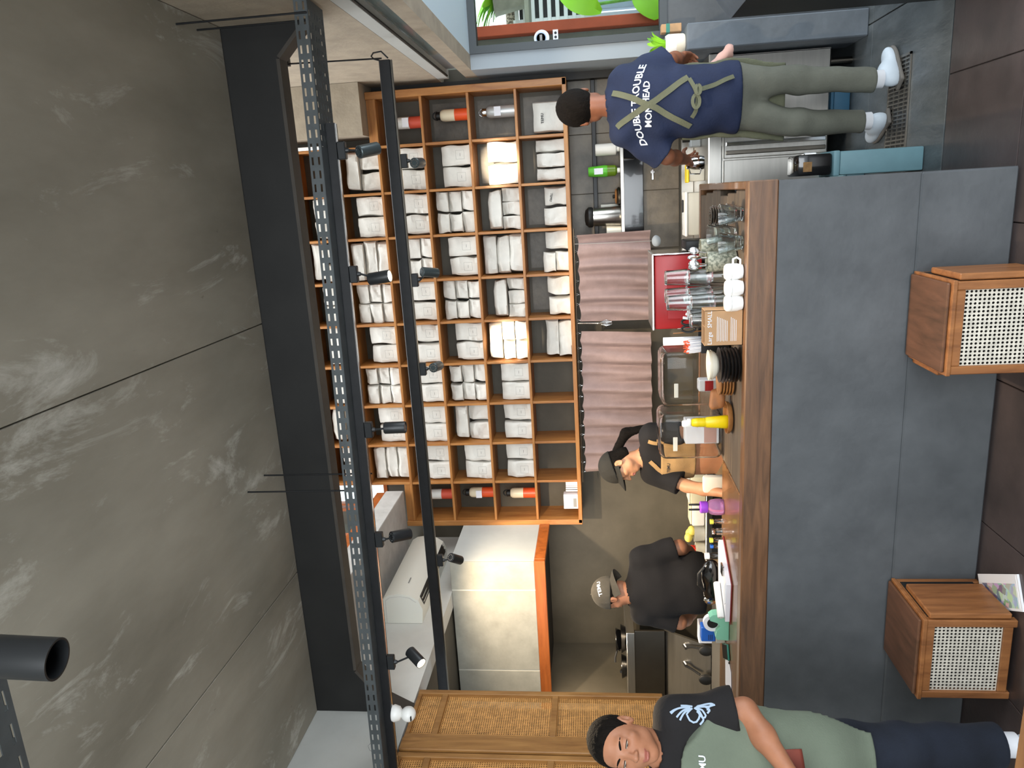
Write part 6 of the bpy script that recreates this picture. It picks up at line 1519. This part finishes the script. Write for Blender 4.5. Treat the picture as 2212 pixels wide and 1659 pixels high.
t = thing('sauce_box', 'white box with black round emblem behind the man in black', 'box', (-2.86, 4.45, .81)); MB().rbox(-2.94, 4.42, .812, -2.80, 4.50, .93, .004).build('carton', 'paper_white', t); MB().lathe([(0, 0), (.03, 0), (.03, .001), (0, .001)], 24, (-2.87, 4.4195, .87), (0, -1, 0)).build('emblem', 'print_dark', t)
tag(MB().rbox(-2.98, 4.32, .76, -2.72, 4.66, .811, .004).build('side_counter', 'steel'), 'narrow steel counter holding the white emblem box', 'counter')
# wooden table corner near the camera
tb = thing('dining_table', 'wooden table corner at the lower left close to the camera', 'table', (-1.35, 1.15, 0))
MB().rbox(-1.75, .75, .69, -1.0, 1.385, .72, .004, rot=Euler((0, 0, -.03))).build('table_top', 'wood_table', tb)
for x in (-1.70, -1.06):
    for y in (.82, 1.32): MB().rbox(x-.02, y-.02, 0, x+.02, y+.02, .69, .003).build('leg', 'wood_table', tb)

# whisk hanging in the gap between the curtains, grey cloth under the first curtain
p = at(1300, 698, y=5.15); t = thing('whisk', 'steel whisk hanging in the gap between the pink curtains', 'whisk', (p.x, 5.15, p.z))
for k in range(5):
    a = k*math.pi/5; MB().tube([V(p.x, 5.15, p.z+.02), V(p.x+.022*math.cos(a), 5.15+.022*math.sin(a), p.z-.03), V(p.x+.012*math.cos(a), 5.15+.012*math.sin(a), p.z-.07), V(p.x-.012*math.cos(a), 5.15-.012*math.sin(a), p.z-.07), V(p.x-.022*math.cos(a), 5.15-.022*math.sin(a), p.z-.03), V(p.x, 5.15, p.z+.02)], .0014, 6).build('wire', 'chrome', t, True)
MB().cyl((p.x, 5.15, p.z+.02), (p.x, 5.18, 1.668), .005, n=10).build('handle', 'chrome', t, True)
c = A(at(1416, 520, y=5.09))
def rag(P): return d_ell(P, c, (.036, .024, .03))+wrinkle(P, .007, 1.6, 3)
t = thing('kitchen_cloth', 'grey kitchen cloth bunched under the narrow pink curtain', 'cloth', Vector(c)); make_mesh_obj('cloth', rag, c-.09, c+.09, .007, ['frame_grey'], t)
MB().tube([Vector(c)+V(0, 0, .025), V(c[0], 5.10, 1.40), V(c[0], 5.17, 1.668)], .002, 6).build('loop', 'print_grey', t)
# ------------------------------------------------------------------ by the window and outside
vx, vz = .80, .981
va = thing('plant_vase', 'white glazed vase with a green plant on the low wall', 'vase', (vx, 4.74, vz))
MB().lathe([(0, 0), (.05, 0), (.055, .01), (.056, .05), (0, .05)], 30).build('lower_band', 'porcelain_cream', va, True, True)
MB().lathe([(.056, .0502), (.056, .095), (.046, .112), (.042, .112), (.05, .092), (.05, .06), (0, .056)], 30).build('vase', 'porcelain', va, True, True)
for k in range(12):
    a = k*2.4; b = MB(); n = 6; L_ = .07+.03*((k*5) % 4)/4
    pts = [V(.02*math.cos(a)+L_*q*math.cos(a)*.8, .02*math.sin(a)+L_*q*math.sin(a)*.8, .105+L_*1.1*math.sin(1.5*q)) for q in [i/n for i in range(n+1)]]
    w_ = [.003+.010*math.sin(math.pi*min(1, .15+q*.85)) for q in [i/n for i in range(n+1)]]
    vs_ = []
    for p, ww in zip(pts, w_): vs_ += [p+V(-math.sin(a)*ww, math.cos(a)*ww, 0), p+V(0, 0, .002), p-V(-math.sin(a)*ww, math.cos(a)*ww, 0)]
    fs = [f_ for i in range(n) for f_ in ((3*i, 3*i+1, 3*i+4, 3*i+3), (3*i+1, 3*i+2, 3*i+5, 3*i+4))]
    o = b.add(vs_, fs).build('leaf', 'leaf_lime' if k % 3 else 'leaf_green', va, True, True, fix=False)
t = thing('coaster_box', 'small wooden box with green band behind the white vase', 'box', (.92, 4.9, 1.0)); MB().rbox(.893, 4.88, .981, .94, 4.95, 1.10, .003).build('box', 'kraft', t); MB().box(.892, 4.879, 1.05, .941, 4.951, 1.072).build('band', 'phone_green', t)
# outside: paving, screen wall, rust post, slatted fence, plants
struct('ground_outside', MB().box(-.5, 5.7, -.1, 8, 14, -.02), 'wall_outside')
def W(px, py, y): return at(px, py, y=y)
a, b_ = W(1250, 104, 6.2), W(1250, 66, 6.15)
struct('wall_outside', MB().box(.2, 6.2, 0, b_.x, 6.35, 4.6), 'wall_outside')
c_ = W(1250, 42, 6.15)
tag(MB().rbox(b_.x+.002, 6.1, 0, c_.x, 6.24, 3.2, .004).build('rust_post', 'rust_red'), 'rust red post outside the entrance window', 'post')
fe = thing('slat_fence', 'white slatted fence outside the entrance window', 'fence', (1.9, 6.7, 0))
zt, zb = W(1120, 20, 6.7).z, W(1262, 20, 6.7).z
for k in range(9): z = zb+(zt-zb)*(k/8.0); MB().rbox(1.35, 6.68, z, 3.2, 6.71, z+.032, .003).build('slat', 'fence_white', fe)
for x in (1.37, 1.75, 2.3, 3.1): MB().rbox(x, 6.715, 0, x+.05, 6.755, zt+.05, .003).build('post', 'fence_white', fe)
MB().box(1.35, 6.77, zb, 3.2, 6.79, zt).build('backing', 'black_paint', fe)
tk_ = thing('tree_trunk', 'speckled tree trunk above the slatted fence outside', 'trunk', (1.5, 6.9, 0)); b = MB(); zk = W(1105, 20, 6.9).z
MB().cyl((1.2, 6.95, zk), (3.4, 6.9, zk+.05), .05, n=16).build('bough', 'gravel', tk_, True); MB().cyl((2.9, 6.95, 0), (2.9, 6.95, zk+.05), .07, n=16).build('stem', 'gravel', tk_, True)
def plant(label, x, y, z, n, L_, m_, pot, seed, wid=.035):
    t = thing('potted_plant', label, 'plant', (x, y, z)); R = random.Random(seed)
    if pot: MB().lathe([(0, 0), (.12, 0), (.16, .22), (.17, .24), (.15, .24), (.14, .2), (0, .2)], 24, ribs=12, ribd=.06).build('pot', 'pot_grey', t, True, True)
    z0 = .2 if pot else 0
    for k in range(n):
        a = R.uniform(0, 6.28); e = R.uniform(.3, 1.3); l = L_*R.uniform(.6, 1.1); N_ = 6; pts = []
        for i in range(N_+1): q = i/N_; pts.append(V(l*q*math.cos(a)*math.cos(e*(1-.4*q)), l*q*math.sin(a)*math.cos(e*(1-.4*q)), z0+l*q*math.sin(e)*(1-.35*q)))
        vs_ = []
        for i, p in enumerate(pts): ww = wid*math.sin(math.pi*(.06+.9*i/N_)); vs_ += [p+V(-math.sin(a)*ww, math.cos(a)*ww, 0), p+V(0, 0, -.006), p-V(-math.sin(a)*ww, math.cos(a)*ww, 0)]
        fs = [f_ for i in range(N_) for f_ in ((3*i, 3*i+1, 3*i+4, 3*i+3), (3*i+1, 3*i+2, 3*i+5, 3*i+4))]
        MB().add(vs_, fs).build('leaf', m_ if k % 3 else 'leaf_green', t, True, True, fix=False)
    return t
q = W(1075, 18, 6.5); plant('leafy plant in a ribbed grey pot high outside the window', q.x+.1, 6.5, q.z-.22, 34, .34, 'leaf_lime', True, 2)
ld = tag(MB().rbox(1.2, 6.40, q.z-.26, 3.2, 6.66, q.z-.222, .004).build('ledge', 'pot_grey'), 'stone ledge carrying the grey pot outside the window', 'ledge')
for z_ in (0,): MB().rbox(2.9, 6.52, 0, 3.05, 6.65, q.z-.26, .004).build('support', 'pot_grey', ld)
def big_leaf(label, px, py, y, L_, wd, ang_):
    p = W(px, py, y); N_ = 12; vs_ = []; t = thing('large_leaf', label, 'leaf', (p.x, y, 0), 'large lime leaves outside the window')
    MB().tube([V(p.x+.1, y+.05, 0), V(p.x+.05, y+.03, p.z*.5), V(p.x, y, p.z)], .012, 8).build('stalk', 'leaf_green', t, True)
    for i in range(N_+1):
        q = i/N_; ww = wd*math.sin(math.pi*(.04+.93*q))**.8; c = V(p.x+math.cos(ang_)*L_*(q-.3), y-.05*math.sin(3*q), p.z+math.sin(ang_)*L_*(q-.3)); n_ = V(-math.sin(ang_), .25, math.cos(ang_)); vs_ += [c+n_*ww, c+V(0, .02, 0), c-n_*ww]
    fs = [f_ for i in range(N_) for f_ in ((3*i, 3*i+1, 3*i+4, 3*i+3), (3*i+1, 3*i+2, 3*i+5, 3*i+4))]
    MB().add(vs_, fs).build('blade', 'leaf_lime', t, True, fix=False)
big_leaf('upper large lime green leaf outside the window', 1270, 12, 6.3, .38, .09, 1.1)
big_leaf('lower large lime green leaf outside the window', 1410, 10, 6.0, .34, .13, .35)
tag(MB().rbox(1.38, 6.42, 0, 2.6, 6.5, W(1262, 20, 6.45).z-.03, .01).build('planter_wall', 'print_pale_blue'), 'pale blue planter wall below the slatted fence outside', 'planter')
# booklet on the floor tucked beside the left stool
